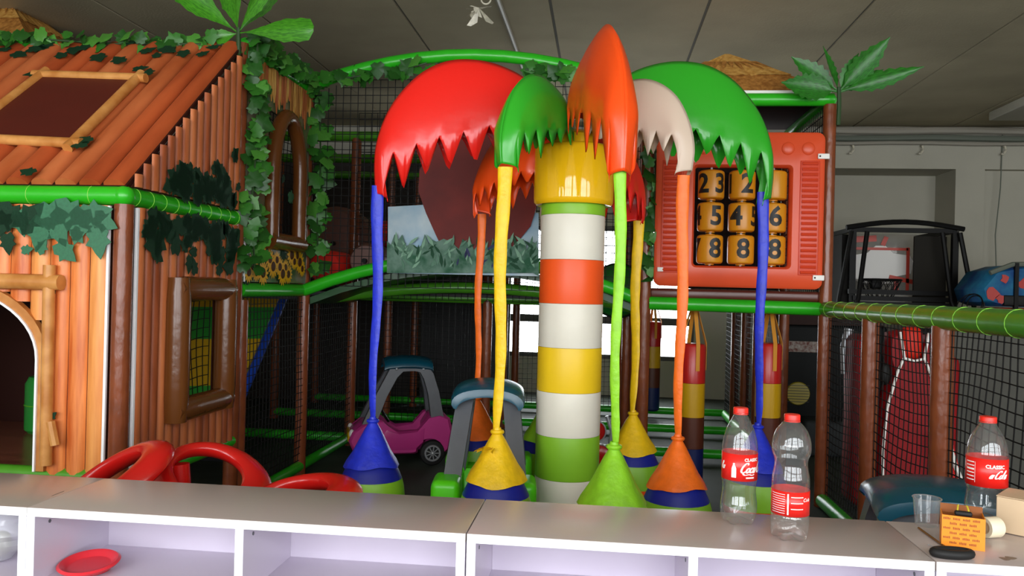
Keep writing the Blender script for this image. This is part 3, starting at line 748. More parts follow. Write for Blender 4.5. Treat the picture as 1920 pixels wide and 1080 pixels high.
# thatched pyramid tops
def thatch_roof(label, cx, cy, hx, hy, z0, z1):
    o = thing('thatched_roof', label, 'roof', (cx, cy, z0), group='printed thatch roofs')
    zm = z0+(z1-z0)*.42; k = .60
    for lev, (ka, za, kb, zb, mt) in enumerate(((1.0, z0, k, zm, m_thatch), (k+.05, zm-.012, .03, z1, m_thatch2))):
        for s in range(4):
            ang = [(-1,-1),(1,-1),(1,1),(-1,1)]; A, B = ang[s], ang[(s+1)%4]
            q = MB(); n = 14; lo = []; hi = []
            rn = random.Random(s+lev*5)
            for i in range(n+1):
                t = i/n
                x = A[0]+(B[0]-A[0])*t; y = A[1]+(B[1]-A[1])*t
                lo.append(Vector((cx+x*hx*ka, cy+y*hy*ka, za-(0.018 if i%2 else 0)*rn.random()))); hi.append(Vector((cx+x*hx*kb, cy+y*hy*kb, zb)))
            q.loft([lo, hi], closed=False)
            obj('thatch_sheet', q, mt, o, smooth=False)
            if lev == 1:
                q = MB()
                for i in range(9):
                    t0, t1 = i/9, (i+1)/9; P = lambda t, h: Vector((cx+(A[0]+(B[0]-A[0])*t)*hx*(.03+(ka-.03)*h), cy+(A[1]+(B[1]-A[1])*t)*hy*(.03+(ka-.03)*h), z1+(za-z1)*h+.012))
                    q.add([P(t0,.45), P((t0+t1)/2,.78+.1*(i%2)), P(t1,.45)], [(0,1,2)])
                obj('straw_tips', q, m_thatch, o, smooth=False)
    obj('rim', MB().tube([(cx-hx,cy-hy,z0-.012),(cx+hx,cy-hy,z0-.012),(cx+hx,cy+hy,z0-.012),(cx-hx,cy+hy,z0-.012)], .012, 6, closed=True), m_print, o)
    return o
thatch_roof('straw coloured thatched pyramid above the number panel', (TX0+TX1)/2, (TY0+TY1)/2, .60, .60, 2.80, 3.22)
p = W(46, 62, y=5.6)
thatch_roof('straw coloured thatched top rising behind the cabin roof', p.x-.55, 6.1, .56, .5, p.z, p.z+.46)
o = thing('play_tower', 'play tower hidden behind the cabin, carrying the other thatched top', 'play tower', (p.x-.55, 6.1, 0))
for sx in (-1,1):
    for sy in (-1,1): post(o, p.x-.55+sx*.5, 6.1+sy*.45, .001, p.z-.1)
beam(o, (p.x-1.1, 5.6, p.z-.07), (p.x-.02, 5.6, p.z-.07)); beam(o, (p.x-.05, 5.6, p.z-.07), (p.x-.05, 6.55, p.z-.07))

# ------------------------------------------------------------------ number panel
PY = TY0-.075
npan = thing('number_panel', 'orange red plastic panel with nine amber number drums', 'activity panel', (.916, PY, 1.975))
PX0, PX1, PZ0, PZ1 = .352, 1.452, 1.455, 2.495
OX0, OX1, OZ0, OZ1 = .612, 1.232, 1.598, 2.262
def rrect(x0, x1, z0, z1, r, n=4):
    pts = []
    for (cx, cz, a0) in ((x1-r, z1-r, 0), (x0+r, z1-r, pi/2), (x0+r, z0+r, pi), (x1-r, z0+r, 3*pi/2)):
        for k in range(n+1): a = a0+pi/2*k/n; pts.append((cx+r*cos(a), cz+r*sin(a)))
    return pts
fr = Matrix.Translation((0, PY, 0))
pb = MB(); n4 = 20
h = .035
O0 = rrect(PX0, PX1, PZ0, PZ1, .05); O1 = rrect(PX0+.02, PX1-.02, PZ0+.02, PZ1-.02, .04)
I0 = rrect(OX0-.015, OX1+.015, OZ0-.015, OZ1+.015, .03); I1 = rrect(OX0, OX1, OZ0, OZ1, .02)
V = lambda L, y: [fr @ Vector((x, y, z)) for x, z in L]
pb.loft([V(O0, h), V(O0, -h+.018), V(O1, -h), V(I0, -h), V(I1, -h+.02), V(I1, h), V(O0, h)], caps=False)
panel = obj('panel_body', pb, m_redpanel, npan)
for gx0, gx1 in ((.402, .522), (1.300, 1.408)):
    g = obj('grille', MB().rbox(((gx0+gx1)/2, PY-h+.002, 1.925), (gx1-gx0+.02, .012, .76), .005), m_redpanel2, panel)
    for i in range(21):
        z = 1.565+.72*i/20
        obj('rib', MB().tube([(gx0+.004, PY-h-.003, z), (gx1-.004, PY-h-.003, z)], .0105, 8, flat=1), m_redpanel2, g)
for x in (.47, .66, 1.21, 1.34):
    obj('knob', MB().ball((x, PY-h+.004, 2.385), .045, 18, 10, sc=(1,.35,1)), m_redpanel, panel)
for (px_, py_) in ((1541, 293), (1531, 521)):
    c = W(px_, py_, y=PY-h-.006)
    t = obj('fixing_tab', MB().rbox((c.x+.012, PY-h-.006, c.z), (.075, .012, .036), .0055), m_print, panel)
    obj('bolt', MB().ball((c.x-.012, PY-h-.012, c.z), .006, 10, 6), m_ink, t)
c = W(1238, 505, y=PY-h-.006); obj('fixing_tab', MB().rbox((c.x, PY-h-.006, c.z), (.04, .012, .03), .005), m_print, panel)
def text_polys(txt, size, bold=0.0, shear=0.0, cuts=8):
    cu = bpy.data.curves.new('glyph', 'FONT'); cu.body = txt; cu.size = size; cu.offset = bold; cu.shear = shear
    cu.align_x = 'CENTER'; cu.align_y = 'CENTER'; cu.resolution_u = 3
    ob = bpy.data.objects.new('glyph', cu); me = bpy.data.meshes.new_from_object(ob)
    bm = bmesh.new(); bm.from_mesh(me)
    xs = [v.co.x for v in bm.verts]; a, b = min(xs), max(xs)
    for i in range(1, cuts):
        bmesh.ops.bisect_plane(bm, geom=bm.verts[:]+bm.edges[:]+bm.faces[:], plane_co=(a+(b-a)*i/cuts,0,0), plane_no=(1,0,0))
    vs = [v.co.copy() for v in bm.verts]; bm.verts.index_update(); fs = [[v.index for v in f.verts] for f in bm.faces]
    bm.free(); bpy.data.objects.remove(ob); bpy.data.curves.remove(cu); bpy.data.meshes.remove(me)
    return vs, fs
def wrap(vs, R, ang, zc, c=(0,0), eps=.0008):
    """2-D outline laid round an upright cylinder; ang 0 faces -y, positive turns to +x"""
    out = []
    for v in vs:
        t = ang + v[0]/R
        out.append(Vector((c[0]+(R+eps)*sin(t), c[1]-(R+eps)*cos(t), zc+v[1])))
    return out
DR = .087; DH = .190
drum_me = None
cols = [(.612+.018+.092 + i*.2035) for i in range(3)]
rows = [1.598+.015+.095 + j*.2165 for j in range(3)]
nums = {(2,0): (('2',-.62),('3',.80)), (2,1): (('1',-1.05),('2',.45)), (2,2): (), (1,0): (('4',-1.2),('5',.52)), (1,1): (('4',-.42),('5',1.25)), (1,2): (('6',.22),), (0,0): (('7',-1.25),('8',.50)), (0,1): (('8',.22),), (0,2): (('8',.20),)}
for i, cx in enumerate(cols):
    obj('axle', MB().tube([(cx, PY+.01, OZ0-.01), (cx, PY+.01, OZ1+.01)], .008, 8), m_chrome, npan)
    for j, cz in enumerate(rows):
        d = obj('number_drum', MB().lathe([(.03,-.104),(.03,-.096),(DR-.014,-.096),(DR-.003,-.088),(DR,-.075),(DR,.075),(DR-.003,.088),(DR-.014,.096),(.03,.096),(.03,.104)], 32, c=(cx, PY+.01, cz)), m_amber, npan)
        for ch, ang in nums[(j, i)]:
            vs, fs = text_polys(ch, .178, .005)
            obj('digit', MB().add(wrap(vs, DR, ang-.17, cz, (cx, PY+.01)), fs), m_ink, d, smooth=False)
garland('ivy hanging down the tower post beside the number panel', [(TX0+.04,TY0-.06,2.46),(TX0+.05,TY0-.06,2.1),(TX0+.03,TY0-.07,1.8),(TX0+.05,TY0-.06,1.5)], 26, .11, (.05,.03,.03), 41)

# ================================================================== fence running towards the counter
FX = TX1
fence = thing('net_fence', 'low fence of brown posts, black netting and green top rail', 'fence', (FX, 4.2, 0))
FY = (4.66, 3.71, 2.76, 2.14)
for y in FY: post(fence, FX, y, .001, 1.29, r=.046)
beam(fence, (FX, TY0-.05, 1.325), (FX, 2.10, 1.325), mt=m_dgreen, r=.052, ties=16, name='top_rail')
beam(fence, (FX, TY0-.05, .05), (FX, 2.10, .05), r=.045, name='floor_rail')
prev = TY0-.05
for i, y in enumerate(FY):
    net(fence, (FX+.02, prev, .06), (0, y-prev, 0), (0,0,1.24), .048, .0042, slack=.02, seed=50+i); prev = y

# ================================================================== frame and decks further back
rear = thing('rear_play_frame', 'dark two storey play frame of brown posts and nets at the back', 'play frame', (-.9, 8.0, 0))
for x in (-3.37, HX, -.97, .23):
    for y in (6.85, 8.05, 9.25):
        post(rear, x, y, .001, 2.7 if (x < -.5 or y < 7) else 1.3)
for y in (6.85, 8.05, 9.25):
    beam(rear, (-3.37, y, 1.32), (.23 if y < 9 else 1.4, y, 1.32), mt=m_dgreen)
    beam(rear, (-3.37, y, .07), (1.4, y, .07), r=.04)
    beam(rear, (-3.37, y, 2.72), (.23, y, 2.72), mt=m_dgreen)
obj('upper_deck', MB().bx(-3.37, .2, 6.75, 9.25, 1.33, 1.39), mat('rear_deck_dark', '1f1815', .5), rear, smooth=False)
obj('side_deck', MB().bx(-3.45, HX-.05, 5.75, 6.74, 1.29, 1.35), mat('side_deck_dark', '1f1815', .5), rear, smooth=False)
net(rear, (-.97, 6.9, .1), (-1.15, 0, 0), (0,0,1.2), .055, .0045, seed=61)
net(rear, (-.93, 9.2, .1), (1.1, 0, 0), (0,0,1.2), .055, .0045, seed=62)
net(rear, (.23, 8.1, .1), (0, 1.1, 0), (0,0,1.2), .055, .0045, seed=63)
net(rear, (-.97, 8.1, .1), (-1.15, 0, 0), (0,0,1.2), .055, .0045, seed=64)
net(rear, (HX, 6.9, 1.4), (1.2, 0, 0), (0,0,1.3), .055, .0045, seed=65)
net(rear, (HX+.01, HY1+.1, .12), (0, 2.2, 0), (0,0,1.2), .05, .0042, seed=66)
obj('dark_partition', MB().bx(-2.1, -1.05, 9.3, 9.34, .001, 2.9), mat('black_partition', '141211', .6), rear, smooth=False)
obj('dark_partition', MB().bx(-6.0, -2.2, 9.4, 9.44, .001, 3.0), mat('brown_partition', '2a211c', .6), rear, smooth=False)
net(rear, (1.42, 6.85, .1), (0, 2.4, 0), (0,0,1.2), .05, .0045, seed=67)
for y in (6.85+.6, 8.05, 8.65): post(rear, 1.42, y, .001, 1.3)
beam(rear, (1.42, 6.8, .06), (1.42, 9.25, .06), r=.045); beam(rear, (1.42, 6.8, 1.32), (1.42, 9.25, 1.32), mt=m_dgreen)

# striped climbing slope seen through the cabin window
st = thing('striped_slope', 'yellow and green striped climbing slope with blue edge', 'climbing slope', (-3.2, 6.3, 0))
TL, TR_, BL_, BR_ = W(250,545,y=6.62), W(528,548,y=6.62), W(250,760,y=5.98), W(436,752,y=5.98)
m_sy = mat('slope_yellow', 'd8a81a', .4); m_sg = mat('slope_green', '2f9a34', .4); m_sb = mat('slope_blue', '1c46b4', .35)
for t0, t1, mt in ((0,.15,m_sy),(.15,.45,m_sg),(.45,.86,m_sy),(.86,1,m_sg)):
    a, b, c, d = TL.lerp(BL_,t0), TR_.lerp(BR_,t0), TR_.lerp(BR_,t1), TL.lerp(BL_,t1)
    off = Vector((0,.06,-.03)); obj('stripe_pad', MB().add([a,b,c,d,a+off,b+off,c+off,d+off], [(3,2,1,0),(4,5,6,7),(0,1,5,4),(1,2,6,5),(2,3,7,6),(3,0,4,7)]), mt, st)
obj('edge_pad', MB().tube([TR_+Vector((.05,0,.02)), TR_.lerp(BR_,.5)+Vector((.05,0,0)), BR_+Vector((.04,0,-.05))], .035, 10), m_sb, st)
obj('foot_pad', MB().bx(BL_.x, BR_.x, 5.98, 6.1, .001, BR_.z-.02), mat('slope_foot', '1d1d20', .6, .2), st, smooth=False)

# foam rollers behind the bridge net
def roller(label, c, r, ln, mt, axis='X'):
    o = thing('foam_roller', label, 'foam roller', c, group='foam rollers behind the bridge net')
    rot = Matrix.Rotation(pi/2, 3, 'Y') if axis == 'X' else Matrix.Rotation(pi/2, 3, 'X')
    obj('roller_body', MB().lathe([(0,-ln/2),(r*.86,-ln/2),(r,-ln/2+.04),(r,ln/2-.04),(r*.86,ln/2),(0,ln/2)], 24, rot=rot), mt, o, local=True)
    obj('axle', MB().tube([(-ln/2-.04,0,0),(ln/2+.04,0,0)] if axis == 'X' else [(0,-ln/2-.04,0),(0,ln/2+.04,0)], .02, 8), m_black, o, local=True)
    return o
m_rollred = mat('roller_red', 'e82c20', .5, .3); m_rollbr = mat('roller_taupe', '6f4a3f', .4)
p = W(610, 522, y=6.1); roller('red foam roller at the foot of the bridge net', (p.x, 6.30, 1.54), .14, .44, m_rollred, 'Y')
p = W(690, 505, y=6.2); roller('taupe foam roller beside the red one behind the net', (p.x, 6.34, 1.60), .14, .44, m_rollbr, 'Y')
p = W(745, 380, y=7.4); roller('dark red foam roller hung high behind the scenery board', (p.x, 7.7, 1.92), .13, 1.1, m_rollred, 'X')
p = W(640, 440, y=7.2); roller('large taupe foam roller deep behind the brown post', (p.x, 7.15, 1.78), .34, .3, m_rollbr, 'Y')
o = thing('tunnel_ring', 'green tunnel ring lying beside the pole behind the netting', 'tunnel ring', tuple(W(1158, 545, y=6.6)))
obj('ring_body', MB().lathe([(.0,-.1),(.14,-.1),(.2,-.06),(.22,0),(.2,.06),(.14,.1),(0,.1)], 24, rot=Matrix.Rotation(pi/2,3,'X')), mat('ring_green', '1f7a2a', .35), o, local=True)
obj('ring_net', MB().torus(.223, .006, 24, 6, rot=Matrix.Rotation(pi/2,3,'X')), m_net, o, local=True)
p = W(72, 790, y=4.3)
o = thing('foam_cylinder', 'green foam cylinder on the cabin floor inside the doorway', 'foam block', (p.x+.06, 4.3, Z_FLOOR+.015))
obj('cylinder_body', MB().lathe([(0,0),(.10,0),(.12,.02),(.12,.28),(.10,.32),(0,.33)], 20), mat('foam_green', '1f7a2a', .4), o, local=True)
obj('seam', MB().torus(.121,.004,24,6,c=(0,0,.16)), m_dgreen, o, local=True)

# ================================================================== punch bags
def punch_bag(label, x, y, ztop, zhang, r=.088, h=1.0):
    o = thing('punch_bag', label, 'punch bag', (x, y, ztop-h), group='hanging striped punch bags')
    e = [0, .26, .48, .72, 1.0]; ms = (m_bagnav, m_bagbrn, m_bagyel, m_bagred)
    for k in range(4):
        z0, z1 = e[k]*h+.001, e[k+1]*h-.001
        pr = [(r, z0), (r, z1)]
        if k == 0: pr = [(0, 0), (r-.02, 0), (r, .02), (r, z1)]
        if k == 3: pr = [(r, z0), (r, h-.025), (r-.01, h-.006), (r-.03, h), (0, h)]
        obj('band', MB().lathe(pr, 24), ms[k], o, local=True)
    ap = Vector((0, 0, zhang-ztop+h))
    for a in (.25, .25+pi/2, .25+pi, .25+3*pi/2):
        e_ = Vector((cos(a)*(r+.003), sin(a)*(r+.003), h)); d = Vector((-sin(a), cos(a), 0))
        q = MB()
        pts = [e_+Vector((0,0,-.19)), e_+Vector((0,0,.0)), ap+Vector((cos(a)*.012, sin(a)*.012, 0))]
        rows = [[p-d*.014, p+d*.014, p+d*.014+Vector((cos(a),sin(a),0))*.004, p-d*.014+Vector((cos(a),sin(a),0))*.004] for p in pts]
        obj('hanging_strap', q.loft(rows), m_webbing, o, local=True, smooth=False)
    return o
p = W(1300, 650, y=5.80); punch_bag('striped punch bag hanging next to the cream leaf strap', p.x, 5.80, 1.055, 1.33)
p = W(1442, 650, y=5.80); punch_bag('striped punch bag hanging behind the clear bottles', p.x, 5.80, 1.075, 1.33)
p = W(1224, 650, y=9.1); punch_bag('small looking striped punch bag hanging far back before the window', p.x, 9.1, 1.09, 1.32)

# ================================================================== ride-on toy cars
def toy_car(label, loc, rz, mbody, mfender, mpil, s=1.0, wheels=True, wide=1.0, shoulders=False, screen=False):
    """front faces local -x; about .80 long, .44 wide, .84 tall before scaling"""
    o = thing('toy_car', label, 'toy car', loc, rz, 'ride-on toy cars'); o.scale = (s,s*wide,s)
    # body shell: side profile from nose to tail with wheel arches and door dip
    def arch(cx, r, z0=.10, n=8): return [(cx + r*cos(pi-pi*k/n), z0 + r*sin(pi*k/n)) for k in range(n+1)]
    low = [(-.38,.13)] + arch(-.24,.115) + [(-.10,.09),(.10,.09)] + arch(.24,.115) + [(.38,.13)]
    up_ = [(.40,.27),(.375,.37),(.31,.40),(.225,.385),(.14,.28),(-.02,.27),(-.12,.325),(-.16,.36),(-.23,.355),(-.31,.325),(-.385,.265),(-.41,.20)]
    poly = low+up_
    for sy in (-1, 1):
        b = obj('body_side', MB().prism(poly, .075, Matrix.Translation((0, sy*.175, 0)), inset=.022, edge=.025), mbody, o, local=True)
        door = [(-.14,.13),(.10,.13),(.165,.19),(.175,.30),(.13,.27),(-.03,.258),(-.12,.285),(-.155,.24)]
        obj('door', MB().prism(door, .012, Matrix.Translation((0, sy*.216, 0)), inset=.01, edge=.004), mbody, b, local=True)
    obj('bonnet', MB().prism([(-.41,.19),(-.385,.265),(-.31,.325),(-.22,.355),(-.18,.34),(-.17,.26),(-.17,.16),(-.38,.14)], .30, inset=.015, edge=.03), mbody, o, local=True)
    obj('boot', MB().prism([(.18,.12),(.18,.30),(.23,.385),(.31,.40),(.37,.37),(.40,.27),(.38,.12)], .30, inset=.015, edge=.03), mbody, o, local=True)
    obj('seat_pan', MB().rbox((.03,0,.15), (.30,.28,.08), .02), mbody, o, local=True)
    nose = obj('nose_panel', MB().rbox((-.400,0,.22), (.03,.26,.08), .012), mfender, o, local=True)
    for sy in (-1,1): obj('headlamp', MB().ball((-.385, sy*.15, .25), .036, 14, 8, sc=(.6,1,1)), m_print, nose, local=True)
    # roof frame: two side loops leaning inwards
    outer = [(-.31,.33),(-.21,.55),(-.105,.75),(-.03,.80),(.10,.80),(.19,.785),(.24,.72),(.285,.58),(.325,.375)]
    inner = [(-.20,.345),(-.125,.54),(-.045,.69),(.0,.735),(.09,.74),(.135,.73),(.165,.68),(.20,.56),(.225,.375)]
    # open loop: leave the sill out
    def loop_strip(sy):
        oo = [outer[k] for k in (0,1,2,3,4,5,6,7,8)]; ii = [inner[k] for k in (0,1,2,3,4,5,6,7,8)]
        rows = []
        for (ox, oz), (ix, iz) in zip(oo, ii):
            yo = sy*(.208-.13*(oz-.36)); yi = sy*(.208-.13*(iz-.36)); th = .082*sy
            rows.append([Vector((ox,yo,oz)), Vector((ix,yi,iz)), Vector((ix,yi-th,iz)), Vector((ox,yo-th,oz))])
        return MB().loft(rows)
    for sy in (-1,1):
        l = obj('roof_frame', loop_strip(sy), mpil, o, local=True, angle=1.0)
        for bx_, bz_ in ((-.05,.755),(.16,.755)):
            obj('bolt', MB().ball((bx_, sy*(.212-.13*(bz_-.36)), bz_), .011, 8, 6), m_chrome, l, local=True)
    rows = []
    for x, k, dzz in ((-.150,.90,-.030),(-.145,.97,-.014),(-.11,1.0,.0),(.0,1.0,.012),(.10,1.0,.012),(.20,1.0,.0),(.235,.97,-.014),(.24,.90,-.030)):
        top = [Vector((x, .182*k*sin(t), .765+dzz+.075*k*cos(t)**.8 if cos(t) > 0 else .765+dzz)) for t in [-pi/2+pi*j/16 for j in range(17)]]
        bot = [Vector((x, .150*sin(t), .748+dzz*.5+.055*max(0,cos(t)))) for t in [pi/2-pi*j/16 for j in range(17)]]
        rows.append(top+bot)
    rf = obj('roof', MB().loft(rows), m_teal, o, local=True, angle=.9)
    if shoulders:
        for sy in (-1,1):
            obj('shoulder', MB().rbox((-.29, sy*.175, .285), (.20,.135,.36), .03), mbody, o, local=True)
            obj('rear_shoulder', MB().rbox((.30, sy*.175, .285), (.16,.12,.34), .03), mbody, o, local=True)
    if screen:
        obj('windscreen', MB().add([Vector(v) for v in ((-.275,-.15,.36),(-.275,.15,.36),(-.10,.125,.715),(-.10,-.125,.715),(-.268,-.15,.356),(-.268,.15,.356),(-.093,.125,.711),(-.093,-.125,.711))], [(0,1,2,3),(7,6,5,4),(0,4,5,1),(1,5,6,2),(2,6,7,3),(3,7,4,0)]), m_bag, o, local=True, smooth=False)
    obj('steering_wheel', MB().torus(.07, .011, 20, 8, c=(-.13,0,.38), rot=Matrix.Rotation(1.0,3,'Y')), m_black, o, local=True)
    if wheels:
        for wx in (-.24, .24):
            for sy in (-1,1):
                rot = Matrix.Rotation(pi/2,3,'X')
                t = obj('wheel', MB().lathe([(0,-.03),(.07,-.03),(.092,-.026),(.1,-.012),(.1,.012),(.092,.026),(.07,.03),(0,.03)], 28, c=(wx, sy*.195, .1), rot=rot), m_rubber, o, local=True)
                obj('rim', MB().torus(.058,.008,24,6,c=(wx, sy*.226, .1), rot=rot), m_chrome, t, local=True)
                for k in range(9):
                    a = 2*pi*k/9; obj('spoke', MB().bar((wx+cos(a)*.014, sy*.227, .1+sin(a)*.014), (wx+cos(a)*.056, sy*.227, .1+sin(a)*.056), .008), m_chrome, t, local=True)
                obj('hub', MB().ball((wx, sy*.226, .1), .016, 10, 6), m_chrome, t, local=True)
    return o
p = W(738, 866, z=0)
toy_car('pink ride-on car with grey window frame and teal roof', (p.x+.03, p.y+.05, 0.001), radians(20), m_pink, m_bagyel, m_greypl, 1.0)
p = W(915, 800, depth=4.10)
toy_car('lime green ride-on car with grey pillars beside the striped pole', (p.x, p.y, 0.001), radians(90+6), m_limepl, m_red, m_greypl, 1.10, shoulders=True, wide=.92)
p = W(1768, 900, depth=2.58)
toy_car('ride-on car with dark teal roof just behind the orange carton', (p.x, p.y, 0.001), radians(90-9), m_red, m_bagyel, m_greypl, .95, wide=1.28, screen=True)

# ================================================================== palm carousel
D0 = 4.10; pc = W(1071, 545, depth=D0); CX, CY = pc.x, pc.y
tree = thing('palm_carousel', 'striped pole with yellow cap and eight drooping vinyl palm leaves', 'carousel', (CX, CY, 0))
def zpx(py_, d=D0-.165): return W(1071, py_, depth=d).z
bounds = [0.04] + [zpx(q) for q in (905, 823, 739, 654, 570, 486, 400, 377)]
cols8 = (m_pwhite, m_plime, m_pwhite, m_pyellow, m_pwhite, m_porange, m_pwhite, m_plime)
for k in range(8):
    obj('pole_band', MB().lathe([(.163, bounds[k]+.0006), (.1638, bounds[k]+.004), (.1638, bounds[k+1]-.004), (.163, bounds[k+1]-.0006)], 40, c=(CX, CY, 0)), cols8[k], tree)
obj('base_disc', MB().lathe([(0,.001),(.2,.001),(.2,.03),(.17,.04),(0,.04)], 40, c=(CX,CY,0)), m_dgreypl, tree)
cz0, cz1 = zpx(378, D0-.205), zpx(264, D0-.205)
obj('cap_drum', MB().lathe([(.15,cz0+.012),(.19,cz0),(.202,cz0+.012),(.204,cz0+.03),(.204,cz1-.02),(.198,cz1-.004),(.185,cz1+.004),(.0,cz1+.006)], 48, c=(CX,CY,0)), m_yellow, tree)
obj('hub', MB().lathe([(.12,cz1),(.12,cz1+.06),(.10,cz1+.08),(0,cz1+.09)], 24, c=(CX,CY,0)), m_yellow, tree)
BIG = [(.08,.86),(.16,.99),(.27,1.08),(.40,1.135),(.53,1.155),(.66,1.14),(.78,1.08),(.88,.98),(.955,.86),(1.0,.72),(1.01,.60),(1.0,.46)]
SML = [(.08,.80),(.13,.90),(.20,.965),(.30,1.0),(.40,1.0),(.49,.965),(.57,.90),(.625,.815),(.66,.72),(.675,.63),(.665,.54)]
def resample(pl, n):
    L = [0]
    for a, b in zip(pl, pl[1:]): L.append(L[-1]+sqrt((a[0]-b[0])**2+(a[1]-b[1])**2))
    out = []
    for i in range(n+1):
        d = L[-1]*i/n; k = 0
        while k < len(L)-2 and L[k+1] < d: k += 1
        t = (d-L[k])/(L[k+1]-L[k])
        # Catmull-Rom
        P = [pl[max(k-1,0)], pl[k], pl[k+1], pl[min(k+2,len(pl)-1)]]
        out.append(tuple(.5*((2*P[1][c])+(-P[0][c]+P[2][c])*t+(2*P[0][c]-5*P[1][c]+4*P[2][c]-P[3][c])*t*t+(-P[0][c]+3*P[1][c]-3*P[2][c]+P[3][c])*t**3) for c in (0,1)))
    return out
def leaf(mt, ang, spine, hw, low_in, low_out, teeth, amp, seed, dz=0.0, rs=1.0, tipw=.5):
    """ang: direction of the leaf in plan, from +x; low_in/low_out: height of the ragged hem near the pole and near the tip"""
    n = teeth*12; sp = resample(spine, n); q = MB(); rn = random.Random(seed)
    amps = [amp*rn.uniform(.75, 1.25) for _ in range(teeth*2+4)]
    r_a, r_b = spine[0][0], max(p[0] for p in spine)
    for sd in (-1, 1):
        rows = []; fm = 0.0
        for i, (r, z) in enumerate(sp):
            u = i/n; fm = max(fm, min(1, max(0, (r-r_a)/(r_b-r_a)))); g = fm*(teeth+.5)
            k2 = int(g); ph = g-k2; tri = 1-abs(2*ph-1)      # 0 valley .. 1 tip
            base = low_in + (low_out-low_in)*fm**1.7
            base = min(base, z-.015)
            tooth = amps[k2+(teeth if sd > 0 else 0)]*tri*min(1, .35+1.2*fm)*max(.15, min(1, (z-sp[-1][1])/max(.02, low_out-sp[-1][1])))
            w = hw*min(1, .3+u*3.0)*(1-(1-tipw)*max(0, u-.45)/.55)
            lean = .10*max(0, u-.45)                # the hem hangs a little inside the rib near the tip
            row = []
            for k in range(8):
                v = k/7
                wy = w*sin(v*pi/2)*(1+.045*sin(i*.33+seed)*v)
                row.append(Vector(((r-lean*v)*rs, sd*wy, EYE+dz+z-(z-base)*(.45*v+.55*(1-cos(v*pi/2))))))
            row.append(Vector(((r-lean*1.1)*rs, sd*w*(1.0+.05*sin(k2*2.1+seed)), EYE+dz+base-max(.001, tooth))))
            rows.append(row if sd > 0 else row[::-1])
        q.loft(rows, closed=False)
    rot = Matrix.Rotation(ang, 4, 'Z'); q.xf(Matrix.Translation((CX,CY,0)) @ rot)
    o = obj('palm_leaf', q, mt, tree, angle=1.2)
    md = o.modifiers.new('thick', 'SOLIDIFY'); md.thickness = .004; md.offset = 0
    return sp[-1]
toward = atan2(-CY, -CX)                     # direction from the pole to the camera
# angle 0 = straight to the viewer, positive = to the viewer's right-hand side
def A(deg): return toward + radians(deg)
LEAVES = [('big', -78, m_lred), ('sml', -29, m_lgreen), ('big', 11, m_lorange), ('sml', 54, m_lcream), ('big', 100, m_lgreen), ('sml', 146, m_lred), ('big', -168, m_lcream), ('sml', -125, m_lorange)]
for i, (sz, deg, mt) in enumerate(LEAVES):
    if sz == 'big': leaf(mt, A(deg), BIG, (.085,0,.10,0,.085,0,.10,0)[i], (.86,0,.87,0,.86,0,.8,0)[i], (.64,0,.66,0,.68,0,.6,0)[i], (7,0,6,0,7,0,7,0)[i], .17, i, dz=(0,0,.015,0,.055,0,-.14,0)[i], rs=(1,1,1,1,1.05,1,.6,1)[i], tipw=(.5,0,.4,0,.5,0,.4,0)[i])
    else: leaf(mt, A(deg), SML, (0,.10,0,.10,0,.11,0,.11)[i], (0,.77,0,.79,0,.74,0,.74)[i], (0,.68,0,.69,0,.62,0,.62)[i], 6, .12, i, dz=(0,.02,0,.03,0,-.12,0,-.1)[i])

